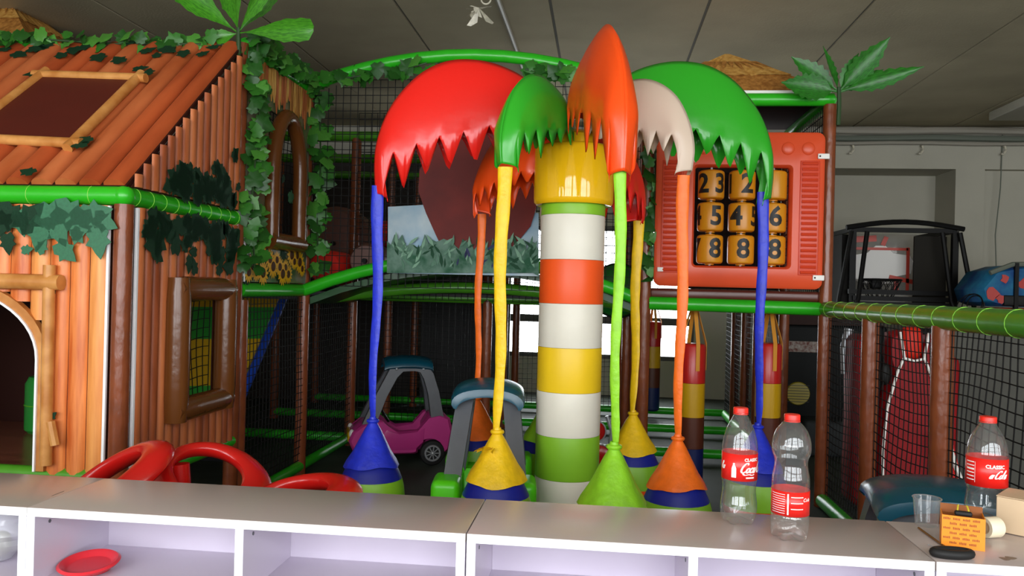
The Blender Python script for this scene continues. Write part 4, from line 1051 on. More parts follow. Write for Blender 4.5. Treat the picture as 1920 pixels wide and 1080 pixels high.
# ------------------------------------------------------------------ seats hanging from the leaf tips
def seat(label, deg, R, mstrap, mcone, dz=0.0, ztop=1.95, at=None, w=.030, ruffle=0, mband=None):
    a = A(deg); x = CX+cos(a)*R; y = CY+sin(a)*R
    if at is not None: x, y = at
    o = thing('pear_seat', label, 'hanging seat', (x, y, 0), group='pear seats hanging from the carousel leaves')
    zk = .745+dz; n = 40; pts = []; rs = []
    rn = random.Random(int(deg)+500)
    for i in range(n+1):
        t = i/n; z = ztop+(zk-ztop)*t
        pts.append(Vector((.006*sin(t*9+deg), .006*cos(t*7+deg), z)))
        rs.append((w*1.12*(1-.30*t) + .0012*sin(i*.9+deg))*(1 if t < .93 else 1-.3*(t-.93)/.07))
    obj('strap', MB().tube(pts, rs, 12, flat=.33, twist=.35+.5*rn.random()), mstrap, o, local=True)
    zs = [zk-.005, zk-.03, zk-.10, zk-.16, .53+dz, .515+dz]
    def rf(t, r, z): 
        k = (zk-z)/(zk-.515-dz)
        return (r*(1+.03*sin(5*t+deg)*k+.015*sin(11*t+deg)*k), z + (.008*sin(2*t+deg)+.004*sin(5*t))*k)
    obj('cone_cover', MB().lathe([(.016,zk+.01),(.022,zk-.02),(.040,zk-.05),(.066,zk-.10),(.094,zk-.155),(.122,.548+dz),(.136,.518+dz)], 32, mod=rf), mcone, o, local=True)
    if ruffle:
        q = MB(); rr_ = random.Random(4)
        for k in range(7):
            t = pi+.5+k*.16; q.add([Vector((cos(t)*.06,sin(t)*.06,zk-.08)), Vector((cos(t+.1)*.06,sin(t+.1)*.06,zk-.07)), Vector((cos(t+.08)*(.10+.03*rr_.random()),sin(t+.08)*.11,zk-.09+.04*rr_.random())), Vector((cos(t)*(.10+.03*rr_.random()),sin(t)*.11,zk-.10+.03*rr_.random()))], [(0,1,2,3)])
        obj('torn_flap', q, mcone, o, local=True)
    obj('knot', MB().torus(.022, .010, 16, 8, c=(0,0,zk-.01)), mstrap, o, local=True)
    obj('navy_band', MB().lathe([(.100,.545+dz),(.114,.53+dz),(.134,.49+dz),(.150,.455+dz)], 32), mband or m_navy, o, local=True)
    obj('lime_band', MB().lathe([(.1502,.4545+dz),(.160,.42+dz),(.166,.37+dz),(.166,.325+dz)], 32), m_plime, o, local=True)
    obj('orange_base', MB().lathe([(0,.13+dz),(.06,.135+dz),(.11,.165+dz),(.145,.22+dz),(.162,.28+dz),(.166,.3245+dz)], 32), m_porange, o, local=True)
    return o
seat('hanging pear seat with blue strap under the red leaf', -78, .985, m_sblue, m_sblue, dz=.0, ztop=1.90, w=.029)
seat('hanging pear seat with yellow strap and torn yellow cover', -30, .628, m_syellow, m_syellow, dz=.03, w=.029, ruffle=1)
seat('hanging pear seat with lime strap nearest the shelf units', 11, .962, m_slime, m_slime, dz=.06, w=.022, ztop=1.97)
seat('hanging pear seat with orange strap under the cream leaf', 54, .628, m_sorange, m_sorange, dz=.0, w=.026)
seat('hanging pear seat with blue strap beside the clear bottles', 100, 1.01, m_sblue, m_sblue, dz=-.02, w=.026)
seat('hanging pear seat with yellow strap behind the pole under the red leaf', 146, .67, m_syellow, m_syellow, dz=-.03, w=.028, ztop=1.82)
seat('hanging pear seat with lime strap mostly hidden behind the pole', -168, .62, m_slime, m_slime, dz=.01, w=.022, ztop=1.75)
pb_ = W(897, 600, depth=4.66)
seat('hanging pear seat with orange strap seen through the lime car', -125, .65, m_sorange, m_sorange, dz=.03, w=.022, ztop=1.84, at=(pb_.x, pb_.y))

# ================================================================== artificial palms
def frond_mesh(mt, seed, ln=1.0, wd=.22, droop=.35, notch=0.25, blunt=False):
    rn = random.Random(seed); rows = []; n = 16
    for i in range(n+1):
        t = i/n
        if blunt: w_ = wd*(.06 if t < .12 else min(1, ((t-.12)/.5)**1.2+.06))*(1 if t < .9 else sqrt(max(.02, 1-((t-.9)/.102)**2)))*(1+.06*sin(i*2.3+seed))
        else: w_ = wd*max(.05, sin(pi*min(1, max(0,(t-.14)/.86))**.75))*(1-notch*(i%2)*(1 if t > .3 else 0)) if t > .14 else .018
        z = .25*t - droop*t*t
        rows.append([Vector((t*ln, -w_, z-.25*w_)), Vector((t*ln, -w_*.5, z-.05*w_)), Vector((t*ln, 0, z+.12*w_)), Vector((t*ln, w_*.5, z-.05*w_)), Vector((t*ln, w_, z-.25*w_))])
    me = mesh_of('frond', MB().loft(rows, closed=False), True, angle=2.0); me.materials.append(mt); return me
def palm(label, c, specs, mt, seed, blunt=False):
    o = thing('palm_plant', label, 'artificial palm', c, group='artificial palms')
    for k, (ang, elev, ln, wd, droop, yaw) in enumerate(specs):
        me = frond_mesh(mt, seed+k, 1.0, wd, droop, blunt=blunt)
        d = Vector((cos(ang)*cos(elev), yaw, sin(ang)*cos(elev))).normalized()
        inst('frond', me, o, mtx=Matrix.LocRotScale(Vector((0,0,0)), d.to_track_quat('X','Y'), Vector((ln,ln,ln))))
    obj('stalk', MB().tube([(0,0,-.22),(.004,0,-.1),(0,0,.03)], .014, 8), m_stem, o, local=True)
    return o
p = W(447, 62, y=4.50)
palm('broad leaved artificial palm at the top corner of the cabin', tuple(p), [(radians(-3),0,.53,.125,.12,-.15),(radians(42),0,.36,.17,.1,-.3),(radians(78),0,.36,.19,.05,-.2),(radians(112),0,.38,.2,.05,.1),(radians(143),0,.46,.16,.1,-.2),(radians(62),0,.34,.18,.1,.3),(radians(195),0,.14,.3,.2,-.2)], m_palm, 3, blunt=True)
p = W(1573, 172, y=5.45)
palm('dark green artificial palm on the corner of the number tower', tuple(p), [(radians(14),0,.50,.13,.05,-.1),(radians(48),0,.42,.20,.0,-.1),(radians(72),0,.27,.22,0,.2),(radians(100),0,.31,.18,0,-.2),(radians(140),0,.38,.20,.05,-.1),(radians(172),0,.38,.26,.12,-.25),(radians(30),0,.32,.17,.05,.3)], m_palmd, 9)

# small red scooter seen past the pole
p = W(1122, 850, z=.0); sc0 = thing('toy_scooter', 'small red wheeled toy standing behind the striped pole', 'toy scooter', (W(1122,845,y=6.4).x, 6.4, 0.001))
for z, x, r in ((.10,.01,.095),(.30,-.03,.085)):
    w_ = obj('red_disc', MB().lathe([(0,-.03),(r*.8,-.03),(r,-.015),(r,.015),(r*.8,.03),(0,.03)], 24, c=(x,0,z), rot=Matrix.Rotation(pi/2,3,'X')), m_red, sc0, local=True)
    obj('disc_rim', MB().torus(r, .006, 24, 6, c=(x,-.03,z), rot=Matrix.Rotation(pi/2,3,'X')), m_chrome, w_, local=True)
obj('handle_tube', MB().tube([(.08,0,.1),(.1,0,.3),(.06,0,.42)], .015, 8), m_chrome, sc0, local=True)

# ================================================================== arcade machines behind the fence
# basketball machine
bx0, bx1 = W(1590, 500, y=9.3).x, W(1778, 500, y=9.3).x
bm_ = thing('basketball_machine', 'black framed basketball arcade machine against the far wall', 'arcade machine', ((bx0+bx1)/2, 9.4, 0))
zt_ = 2.16
for nm, q in (('frame_post', [(bx0,9.15),(bx1,9.15),(bx0,10.2),(bx1,10.2)]),):
    for x, y in q: obj(nm, MB().bar((x,y,.001), (x,y,zt_), .06), m_black, bm_, smooth=False)
for a, b in (((bx0,9.15,zt_),(bx1,9.15,zt_)), ((bx0,9.15,zt_),(bx0,10.2,zt_)), ((bx1,9.15,zt_),(bx1,10.2,zt_)), ((bx0-.05,9.1,1.48),(bx1+.05,9.1,1.48)), ((bx0,9.1,1.41),(bx1,9.1,1.41)), ((bx0,9.1,1.35),(bx1,9.1,1.35))):
    obj('frame_rail', MB().bar(a, b, .05), m_black, bm_, smooth=False)
obj('top_hoop', MB().tube([Vector((bx0-.08+(bx1-bx0+.16)*k/10, 9.12, zt_+.02+.07*sin(pi*k/10))) for k in range(11)], .028, 8), m_black, bm_)
for sx, xx in ((-1, bx0), (1, bx1)):
    obj('side_brace', MB().tube([(xx+sx*.03,9.1,zt_-.02),(xx+sx*.16,9.05,1.4),(xx+sx*.26,9.0,.6)], .026, 8), m_black, bm_)
    obj('inner_brace', MB().tube([(xx-sx*.14,9.12,zt_-.02),(xx-sx*.05,9.08,1.4),(xx-sx*.02,9.06,1.3)], .026, 8), m_black, bm_)
obj('side_panel', MB().bx(bx1-.36, bx1-.02, 9.3, 9.33, .2, zt_-.05), mat('dark_side_panel', '2a2722', .7, .15), bm_, smooth=False)
obj('side_panel', MB().bx(bx0-.1, bx0+.02, 9.2, 10.2, .2, zt_-.05), mat('dark_side_panel_b', '1e1c1a', .7, .15), bm_, smooth=False)
bc = (bx0+bx1)/2-.09
bb = obj('backboard', MB().rbox((bc, 9.62, 1.78), (.82, .02, .74), .009), m_board, bm_)
wht = [(bc+.36*x, 1.80+.24*z) for x, z in ((-1,-.7),(-.98,.2),(-.75,.45),(-.4,.55),(-.15,.9),(.15,.9),(.4,.55),(.9,.45),(1,.2),(.95,-.4),(.5,-.55),(.4,-.9),(-.5,-.9))]
obj('white_shield', MB().prism(wht, .008, Matrix.Translation((0,9.60,0))), m_print, bb, smooth=False)
m_bball_red = mat('backboard_red', 'c8402e', .4)
for (x0, z0, x1, z1, w_) in ((-.38,1.98,.3,1.98,.03),(.02,2.02,.06,2.12,.05),(.3,1.45,.3,2.0,.035),(.18,1.45,.18,1.62,.05),(-.32,2.08,-.05,2.10,.07),(.1,1.66,.4,1.60,.05),(.38,1.45,.38,1.8,.04)):
    obj('red_stripe', MB().bar((bc+x0,9.588,z0), (bc+x1,9.588,z1), .006, w_), m_bball_red, bb, smooth=False)
obj('hoop', MB().torus(.17, .012, 24, 8, c=(bc-.06, 9.40, 1.62), sx=1.3), m_black, bm_)
obj('hoop_mount', MB().rbox((bc-.06, 9.55, 1.58), (.12,.08,.12), .02), m_black, bm_)
q = MB()
for k in range(16):
    a0 = 2*pi*k/16
    for s_ in (1,-1):
        pts = [(bc-.06+.22*cos(a0+s_*t*.5)*(1-.4*t), 9.40+.17*sin(a0+s_*t*.5)*(1-.4*t), 1.61-.2*t) for t in (0,.33,.66,1)]
        q.cord(pts, .006)
obj('hoop_net', q, m_net, bm_, smooth=False, kind='stuff')
obj('ticket_board', MB().rbox((bc+.02, 9.55, 1.38), (.72,.03,.17), .01), m_print, bm_)
obj('cabinet_base', MB().rbox(((bx0+bx1)/2, 9.7, .35), (bx1-bx0, .9, .68), .03), m_black, bm_)

# blue and red kiddie ride
p = W(1836, 545, y=8.2)
kr = thing('kiddie_ride', 'blue hooded coin ride with red patches and black bars', 'coin ride', (p.x+.45, 8.4, 0))
m_kblue = mat('ride_blue', '2a7ea0', .5, .2, var=.35, vscale=6, col2='123f7c'); m_kred = mat('ride_red', 'b8281e', .35)
hood = [(-.46,1.40),(-.50,1.52),(-.38,1.70),(-.20,1.76),(.3,1.78),(.5,1.7),(.5,1.36),(-.36,1.36)]
obj('hood', MB().prism(hood, .6, inset=.05, edge=.06), m_kblue, kr, local=True)
rn = random.Random(6)
for x, z, s_ in ((-.38,1.48,.07),(-.30,1.43,.05),(-.27,1.62,.045),(-.10,1.58,.06),(-.02,1.68,.05),(.03,1.5,.06),(.2,1.6,.07),(.26,1.48,.05)):
    pl = [(x+s_*rn.uniform(.5,1.2)*cos(2*pi*k/9), z+s_*rn.uniform(.5,1.2)*sin(2*pi*k/9)) for k in range(9)]
    obj('red_patch', MB().prism(pl, .008, Matrix.Translation((0,-.303,0))), m_kred, kr, local=True, smooth=False)
obj('dark_band', MB().rbox((.1,-.29,1.42), (.75,.05,.10), .01), m_black, kr, local=True)
for x in (-.17, .10, .34): obj('hood_bar', MB().bar((x,-.31,1.34), (x,-.31,1.78), .035), m_black, kr, local=True, smooth=False)
q = obj('hood_rim', MB().tube([(-.40,-.3,1.68),(-.20,-.3,1.765),(.3,-.3,1.785),(.5,-.3,1.72)], .024, 8), m_pipeg, kr, local=True)
obj('bench', MB().rbox((.1,0,1.28), (.8,.55,.14), .04), m_kred, kr, local=True)
obj('pedestal', MB().rbox((.1,0,.6), (.7,.5,1.2), .05), m_black, kr, local=True)
for k in range(3):
    obj('wire_loop', MB().torus(.10+.02*k, .005, 24, 5, c=(-.50-.03*k,-.25,1.36), rot=Matrix.Rotation(pi/2+.3*k,3,'X'), sx=.8), m_black, kr, local=True)

# racing seat
p = W(1702, 760, y=5.35)
rs_ = thing('racing_chair', 'red arcade racing seat with white piping behind the netting', 'arcade seat', (p.x, 5.35, 0))
m_sred = mat('seat_red', '8a1216', .55, .2, var=.1); m_sred2 = mat('seat_red_bright', 'cc2a18', .5, .2)
back = [(-.19,.02),(-.20,.45),(-.17,.75),(-.12,.92),(-.15,1.05),(-.14,1.17),(-.08,1.19),(-.05,1.02),(.05,1.02),(.08,1.16),(.14,1.17),(.15,1.04),(.13,.92),(.18,.72),(.2,.45),(.19,.02)]
obj('seat_shell', MB().prism(back, .16, Matrix.Translation((.0,0,.02)), inset=.03, edge=.04), m_sred, rs_, local=True)
obj('head_cushion', MB().rbox((0,-.02,1.13), (.13,.10,.20), .04), m_sred2, rs_, local=True)
for s_ in (-1,1):
    obj('white_piping', MB().tube([(s_*.085,-.088,1.20),(s_*.06,-.09,1.04),(s_*.10,-.09,.94),(s_*.155,-.09,.72),(s_*.175,-.09,.45),(s_*.17,-.09,.15)], .009, 6), m_print, rs_, local=True)
obj('white_piping', MB().tube([(-.06,-.09,1.035),(0,-.092,1.02),(.06,-.09,1.035)], .008, 6), m_print, rs_, local=True)
obj('seat_hole', MB().ball((-.165,-.07,.93), .05, 12, 8, sc=(.7,.4,1.4)), m_black, rs_, local=True)
obj('side_wing', MB().rbox((-.26,.1,.62), (.16,.3,1.1), .06), m_sred, rs_, local=True)
obj('side_wing', MB().rbox((.24,.08,.55), (.1,.3,1.0), .04), m_sred, rs_, local=True)
obj('seat_base', MB().rbox((0,.1,.10), (.5,.6,.19), .03), m_black, rs_, local=True)
obj('chrome_post', MB().tube([(-.33,.2,.9),(-.34,.2,1.06),(-.31,.2,1.2)], .03, 10), m_chrome, rs_, local=True)

# black racing cabinet with yellow loudspeaker
p = W(1548, 760, y=7.55)
rc = thing('racing_cabinet', 'black arcade cabinet with round yellow loudspeaker grille', 'arcade machine', (p.x+.02, 7.75, 0)); rc.scale = (1.12,)*3
obj('cabinet_body', MB().rbox((.02,.05,.52), (.86,.5,1.02), .03), mat('cabinet_black', '121414', .6, .15), rc, local=True)
obj('hood', MB().prism([(-.45,1.02),(-.40,1.24),(.1,1.2),(.42,1.03)], .5, inset=.03, edge=.04), mat('cabinet_hood', '2c1812', .6, .15), rc, local=True)
g = obj('speaker_grille', MB().lathe([(0,-.01),(.088,-.01),(.095,0),(.088,.012),(0,.014)], 28, c=(-.245,-.21,.47), rot=Matrix.Rotation(pi/2,3,'X')), mat('speaker_yellow', '9a8a1c', .4), rc, local=True)
for k in range(7):
    obj('grille_bar', MB().bar((-.33,-.226,.405+k*.022), (-.16,-.226,.405+k*.022), .004), m_ink, g, local=True, smooth=False)
obj('title_strip', MB().rbox((-.22,-.205,.85), (.36,.02,.09), .008), mat('title_strip', '5e2a20', .6, .2, var=.5, vscale=40, col2='a09a92'), rc, local=True)
q = obj('keypad', MB().rbox((.21,-.205,.80), (.13,.02,.16), .006), m_black, rc, local=True)
for i in range(5):
    for j in range(3): obj('key', MB().bx(.158+i*.022,.172+i*.022,-.220,-.215,.75+j*.04,.775+j*.04), m_print, q, local=True, smooth=False)
for i in range(2):
    for j in range(4): obj('rivet', MB().bx(.10+i*.13-.008,.10+i*.13+.008,-.206,-.201,.24-j*.03+i*-.03,.254-j*.03+i*-.03), m_print, rc, local=True, smooth=False)
obj('floor_box', MB().rbox((.1,-.3,.15), (.7,.3,.28), .03), mat('grey_box', '2c2f30', .6, .2), rc, local=True)
# grey partition right of the fence
p = W(1800, 700, y=6.3)
gp = thing('partition_board', 'plain grey board standing beyond the fence netting', 'partition', (p.x+.6, 6.3, 0))
obj('board', MB().rbox((0,0,.61), (1.3,.03,1.2), .01), mat('grey_board', '5b5a54', .8, .1, var=.1, vscale=2), gp, local=True)
for s_ in (-1,1): obj('foot', MB().rbox((s_*.55,0,.02), (.05,.3,.04), .01), m_black, gp, local=True)
p = W(1722, 880, y=4.9)
rr2 = thing('red_rocker', 'red and white rocking toy low behind the fence netting', 'rocking toy', (W(1800,850,y=5.2).x, 5.2, 0))
obj('rocker_body', MB().prism([(-.16,.05),(-.1,.3),(-.13,.58),(-.09,.6),(-.02,.36),(.14,.18),(.16,.05)], .16, inset=.02, edge=.03), m_red, rr2, local=True)
obj('white_stripe', MB().tube([(-.11,-.085,.58),(-.06,-.085,.4),(.02,-.085,.22),(.1,-.085,.12)], .014, 6), m_print, rr2, local=True)
obj('runner', MB().tube([(-.25,0,.06),(-.1,0,.02),(.1,0,.02),(.25,0,.06)], .02, 8), m_red, rr2, local=True)

# ================================================================== red ring seats behind the shelf units
def ring_seat(label, c, tilt, rx, ry, w, legs=True):
    """moulded ring with a wide rounded rim, tipped by tilt (a 3x3), on a short stand"""
    o = thing('ring_seat', label, 'ring seat', (c[0], c[1], 0), group='red plastic ring seats')
    n = 40; m = 14; q = MB(); vs = []; fs = []
    for i in range(n):
        t = 2*pi*i/n
        for k in range(m):
            a = 2*pi*k/m; e = 1 if cos(a) > 0 else 1.0
            wr = w*(1+.35*cos(t))                      # rim wider at one end
            vs.append(tilt @ Vector(((rx-wr+wr*cos(a))*cos(t), (ry-wr+wr*cos(a))*sin(t), .034*sin(a)-.03*(cos(a)*.5+.5))) + Vector((0,0,c[2])))
    for i in range(n):
        for k in range(m): fs.append((i*m+k, ((i+1)%n)*m+k, ((i+1)%n)*m+(k+1)%m, i*m+(k+1)%m))
    obj('rim', q.add(vs, fs), m_red, o, local=True)
    cc = tilt @ Vector((-rx*.7,0,-.02)) + Vector((0,0,c[2]))
    obj('stand', MB().tube([Vector((cc.x*.6, cc.y*.6, .02)), Vector((cc.x*.8, cc.y*.8, .3)), cc], [.06,.05,.035], 12), m_red, o, local=True)
    obj('foot', MB().lathe([(0,.001),(.16,.001),(.16,.02),(.06,.035),(0,.035)], 24, c=(cc.x*.6,cc.y*.6,0)), m_red, o, local=True)
    return o
def tilt(ax, ay, az): return Matrix.Rotation(az,3,'Z') @ Matrix.Rotation(ay,3,'Y') @ Matrix.Rotation(ax,3,'X')
p = W(205, 897, depth=2.78); ring_seat('red plastic ring seat tipped up before the cabin corner', p, tilt(radians(24), radians(-29), 0), .235, .19, .038)
p = W(405, 897, depth=2.90); ring_seat('red plastic ring seat tipped away before the cabin side window', p, tilt(radians(22), radians(24), radians(0)), .215, .20, .046)
p = W(565, 928, depth=2.7); ring_seat('red plastic ring seat lowest of the three before the blue pear seat', p, tilt(radians(13), radians(-10), 0), .205, .17, .042)

# ================================================================== things on and in the shelf units
def zc(px_, py_): return W(px_, py_, z=CT)
SCRIPT = [  # strokes of the flowing logo lettering, unit x-height
    [(1.15,1.55),(1.0,1.95),(.55,1.8),(.15,1.1),(.1,.35),(.45,.0),(.95,.25)],
    [(1.55,.95),(1.2,.75),(1.1,.3),(1.35,.0),(1.65,.25),(1.75,.7),(1.5,.95)],
    [(2.45,.75),(2.3,.98),(2.0,.7),(1.9,.3),(2.1,.0),(2.4,.2)],
    [(3.1,.9),(2.8,.9),(2.6,.4),(2.75,.0),(3.0,.2),(3.2,.95),(3.1,.2),(3.3,.05)],
    [(3.4,.5),(3.7,.55)],
    [(4.75,1.55),(4.6,1.95),(4.15,1.8),(3.8,1.1),(3.8,.35),(4.1,.0),(4.6,.25)],
    [(5.15,.95),(4.8,.75),(4.75,.3),(4.95,.0),(5.25,.25),(5.35,.7),(5.1,.95)],
    [(5.5,.5),(5.95,1.7),(5.8,2.0),(5.55,1.2),(5.55,.2),(5.8,.05)],
    [(6.6,.9),(6.3,.9),(6.1,.4),(6.25,.0),(6.5,.2),(6.7,.95),(6.6,.2),(6.9,.1)],
    [(.5,-.1),(1.0,-.45),(1.9,-.35),(2.6,-.5),(3.2,-.35)],
]
def script_polys(scale, x_off=0.0, slant=.30, pick=None):
    vs = []; fs = []
    for si, st_ in enumerate(SCRIPT):
        if pick is not None and si not in pick: continue
        sp = resample(st_, 6*(len(st_)-1)); n_ = len(sp)
        o_ = len(vs)
        for i, (x, y) in enumerate(sp):
            a = Vector(sp[max(i-1,0)]); b = Vector(sp[min(i+1,n_-1)]); d = (b-a).normalized() if (b-a).length > 1e-6 else Vector((1,0))
            wd = (.07+.12*abs(d.y))*(1 if 0 < i < n_-1 else .4); nn = Vector((-d.y, d.x))*wd
            for sgn in (-1, 1):
                q = Vector((x, y)) + nn*sgn
                vs.append(((q.x+slant*q.y)*scale+x_off, q.y*scale))
        for i in range(n_-1): fs.append((o_+2*i, o_+2*i+1, o_+2*i+3, o_+2*i+2))
    return vs, fs
def bottle(label, pos, H, R, lz0, lz1, turn, kind):
    o = thing('drink_bottle', label, 'bottle', tuple(pos), turn, 'clear drink bottles on the shelf units')
    s = H
    if kind == 'waist':
        pr = [(.0,.035),(.45,.012),(.80,.0),(.96,.02),(1.0,.06),(.98,.10),(1.0,.14),(.97,.165),(1.0,.185),(.985,lz0),(.985,lz1),(.99,.45),(.97,.50),(.92,.54),(.86,.60),(.88,.64),(1.0,.69),(1.03,.73),(1.0,.79),(.85,.86),(.62,.91),(.38,.945),(.36,.955)]
    else:
        pr = [(.0,.05),(.45,.02),(.78,.0),(.94,.03),(1.03,.09),(1.03,.16),(.98,.22),(.94,.28),(.96,lz0-.03),(1.0,lz0),(1.0,lz1),(1.0,.655),(.93,.73),(.76,.82),(.53,.89),(.38,.935),(.35,.955)]
    prof = [(max(0,r)*R, z*s) for r, z in pr]
    prof = [(max(p[0],0), p[1]) for p in resample(prof, 70)]; prof[0] = (0.0, pr[0][1]*s)
    def petal(t, r, z):
        k = max(0, 1-z/(s*.13))
        return (r*(1-.10*k*(.5+.5*cos(5*t))), z + (.018*s*k*(.5+.5*cos(5*t)) if z < s*.06 else 0))
    obj('bottle_shell', MB().lathe(prof, 50, mod=petal), m_pet, o, local=True, angle=1.2)
    obj('neck_ring', MB().torus(.35*R, .0022, 24, 6, c=(0,0,.945*s)), m_pet, o, local=True)
    cr = .42*R
    cap = obj('cap', MB().lathe([(cr,.955*s),(cr,.992*s),(cr*.94,1.0*s),(0,1.0*s)], 30, mod=lambda t, r, z: (r*(1+.02*(sin(24*t))), z)), m_capred, o, local=True)
    obj('cap_band', MB().lathe([(cr*1.02,.943*s),(cr*1.02,.951*s)], 30), m_capred, cap, local=True)
    lab = obj('label_wrap', MB().lathe([(R*1.012*(1.0 if kind != 'waist' else .99), lz0*s), (R*1.012*(1.0 if kind != 'waist' else .99), lz1*s)], 48), m_label, o, local=True)
    lab.modifiers.new('thick', 'SOLIDIFY').thickness = .0004
    RL = R*1.012*(1.0 if kind != 'waist' else .99); lc = (lz0+lz1)/2*s; lh = (lz1-lz0)*s
    def put(name, vf, ang, z): obj(name, MB().add(wrap(vf[0], RL, ang, z), vf[1]), m_print, lab, local=True, smooth=False)
    def rect(w_, h_, n_=6):
        vs = []; fs = []
        for i in range(n_+1):
            for y in (-h_/2, h_/2): vs.append((-w_/2+w_*i/n_, y))
        for i in range(n_): fs.append((2*i, 2*i+1, 2*i+3, 2*i+2)[::-1])
        return vs, fs
    if kind == 'classic':
        put('logo_script', script_polys(lh*.185), .05, lc-lh*.17)
        v, f_ = text_polys('CLASSIC', lh*.16, .0004, cuts=4); put('word_classic', (v, f_), .72, lc+lh*.30)
        bo = [(0,-1),(.32,-1),(.32,.25),(.24,.5),(.12,.75),(.12,1),(-.12,1),(-.12,.75),(-.24,.5),(-.32,.25),(-.32,-1)]
        k_ = lh*.27; put('bottle_mark', ([(x*k_, y*k_) for x, y in bo], [tuple(range(len(bo)))]), -.30, lc-lh*.10)
        put('small_print', rect(lh*.34, lh*.05), .62, lc-lh*.36)
        put('logo_script', script_polys(lh*.14, x_off=-lh*.8, pick=(7,8)), -1.15, lc-lh*.1)
    elif kind == 'turned':
        v, f_ = text_polys('CLASSIC', lh*.17, .0004, cuts=4); put('word_classic', (v, f_), .42, lc+lh*.24)
        put('logo_script', script_polys(lh*.14, slant=.5, pick=(3,6,7,5,8)), -.42, lc-lh*.16)
        for k in range(6): put('small_print', rect(lh*.34, lh*(.035 if k != 2 else .06)), -.85, lc+lh*(.34-.125*k))
        put('panel_edge', rect(lh*.012, lh*.72, 1), -.55, lc)
    else:
        for k in range(9): put('small_print', rect(lh*.62, lh*.022), -.62, lc+lh*(.38-.095*k))
        put('panel_edge', rect(lh*.06, lh*.85, 1), -.06, lc)
        for k in range(3): put('small_print', rect(lh*.5, lh*.035), .42, lc+lh*(.3-.24*k))
        v, f_ = text_polys('Cola', lh*.2, .0002, .3, cuts=4); put('logo_part', (v, f_), .98, lc+lh*.18)
    return o
def face_cam(p): return atan2(p.y, p.x) - pi/2        # turn local -y towards the camera
p = zc(1384, 978); bottle('clear bottle with red label at mid height, right of the orange strap', p, .268, .0405, .385, .615, face_cam(p), 'classic')
p = zc(1480, 1008); bottle('clear waisted bottle with red label low on its body', p, .272, .0405, .205, .40, face_cam(p)-.05, 'waist')
p = zc(1848, 972); bottle('clear bottle with red label behind the orange carton', p, .250, .0455, .335, .61, face_cam(p), 'turned')

# orange carton with a clip lying in it
p = zc(1803, 1022); oc = thing('small_carton', 'open orange carton printed with rows of tiny dark words', 'carton', (p.x, p.y, CT+.0005), face_cam(p)+radians(5))
cw_, cd_, ch_ = .082, .058, .068
def face(parts, nm, mt):
    return obj(nm, parts, mt, oc, local=True, smooth=False)
fr_ = face(MB().box((0,-cd_/2,ch_/2), (cw_, .0016, ch_)), 'front_wall', m_obox)
face(MB().box((0,cd_/2,ch_/2+.006), (cw_, .0016, ch_+.012)), 'back_wall', m_kraft)
for s_ in (-1,1): face(MB().box((s_*(cw_/2-.0008),0,ch_/2), (.0016, cd_-.002, ch_)), 'side_wall', m_obox)
face(MB().box((0,0,.001), (cw_-.004, cd_-.004, .0015)), 'bottom', m_kraft)
face(MB().box((0,.004,ch_-.010), (cw_-.004, cd_-.012, .0015), Matrix.Rotation(.12,3,'X')), 'flap', m_kraft)
rn = random.Random(9); m_cin = mat('carton_print', '9a4a10', .6)
for r_ in range(6):
    for c_ in range(5):
        x0 = -.044+c_*.0185+(.006 if r_%2 else 0)
        if x0 < -.040 or x0+.014 > .040: continue
        q = MB()
        for l_ in range(5):
            hgt = .0052*rn.uniform(.75,1); q.bx(x0+l_*.0028, x0+l_*.0028+.0019, -cd_/2-.0013, -cd_/2-.0009, .008+r_*.0102, .008+r_*.0102+hgt)
        obj('printed_word', q, m_cin, fr_, local=True, smooth=False)
p2 = zc(1806, 1022)
cl = thing('clip_tool', 'small black and yellow clip lying in the orange carton', 'clip', (p2.x-.002, p2.y, CT+ch_-.002), face_cam(p2)+radians(5))
obj('clip_body', MB().rbox((0,-.006,.004), (.034,.014,.010), .004), m_rubber, cl, local=True)
for s_ in (-1,1): obj('clip_arm', MB().tube([(s_*.011,-.002,.008),(s_*.009,.012,.016),(s_*.008,.018,.016)], .0018, 6), mat('clip_yellow_%s' % ('a' if s_ < 0 else 'b'), 'd8c83a', .4), cl, local=True)
# black loop handle
p = zc(1785, 1046); lp = thing('black_loop', 'black padded rubber loop lying before the orange carton', 'rubber loop', (p.x, p.y, CT+.0105), radians(2))
obj('loop', MB().torus(.036, .0095, 32, 10, sx=1.0, sy=.40, rz=.0095), m_rubber, lp, local=True)
obj('centre_bar', MB().tube([(-.03,0,0),(.03,0,0)], .007, 8), m_rubber, lp, local=True)
# thin rod and small screw
a, b = zc(1722, 992), zc(1775, 1030)
a.z = b.z = CT+.003
rd = thing('thin_rod', 'thin brown rod lying beside the clear cup', 'rod', tuple(a)); obj('rod', MB().tube([a, a.lerp(b,.5), b], .0024, 8), m_frame, rd); obj('rod_tip', MB().tube([a, a+(a-b).normalized()*.006], .0014, 6), m_chrome, rd)
a, b = zc(1741, 1023), zc(1752, 1028); a.z = b.z = CT+.002
sc_ = thing('small_screw', 'small steel screw lying before the thin rod', 'screw', tuple(a)); obj('shank', MB().tube([a, b], .0012, 6), m_chrome, sc_); obj('head', MB().ball((a.x,a.y,a.z), .002, 8, 6), m_chrome, sc_)
# clear cup
p = zc(1737, 985); cp = thing('clear_cup', 'empty clear plastic cup beside the orange carton', 'cup', (p.x, p.y, CT+.0005))
obj('cup_wall', MB().lathe([(0,.002),(.024,.0),(.025,.002),(.030,.06),(.0305,.064)], 32), m_cup, cp, local=True)
obj('cup_rim', MB().torus(.031,.0014,32,6,c=(0,0,.0645)), m_cup, cp, local=True)
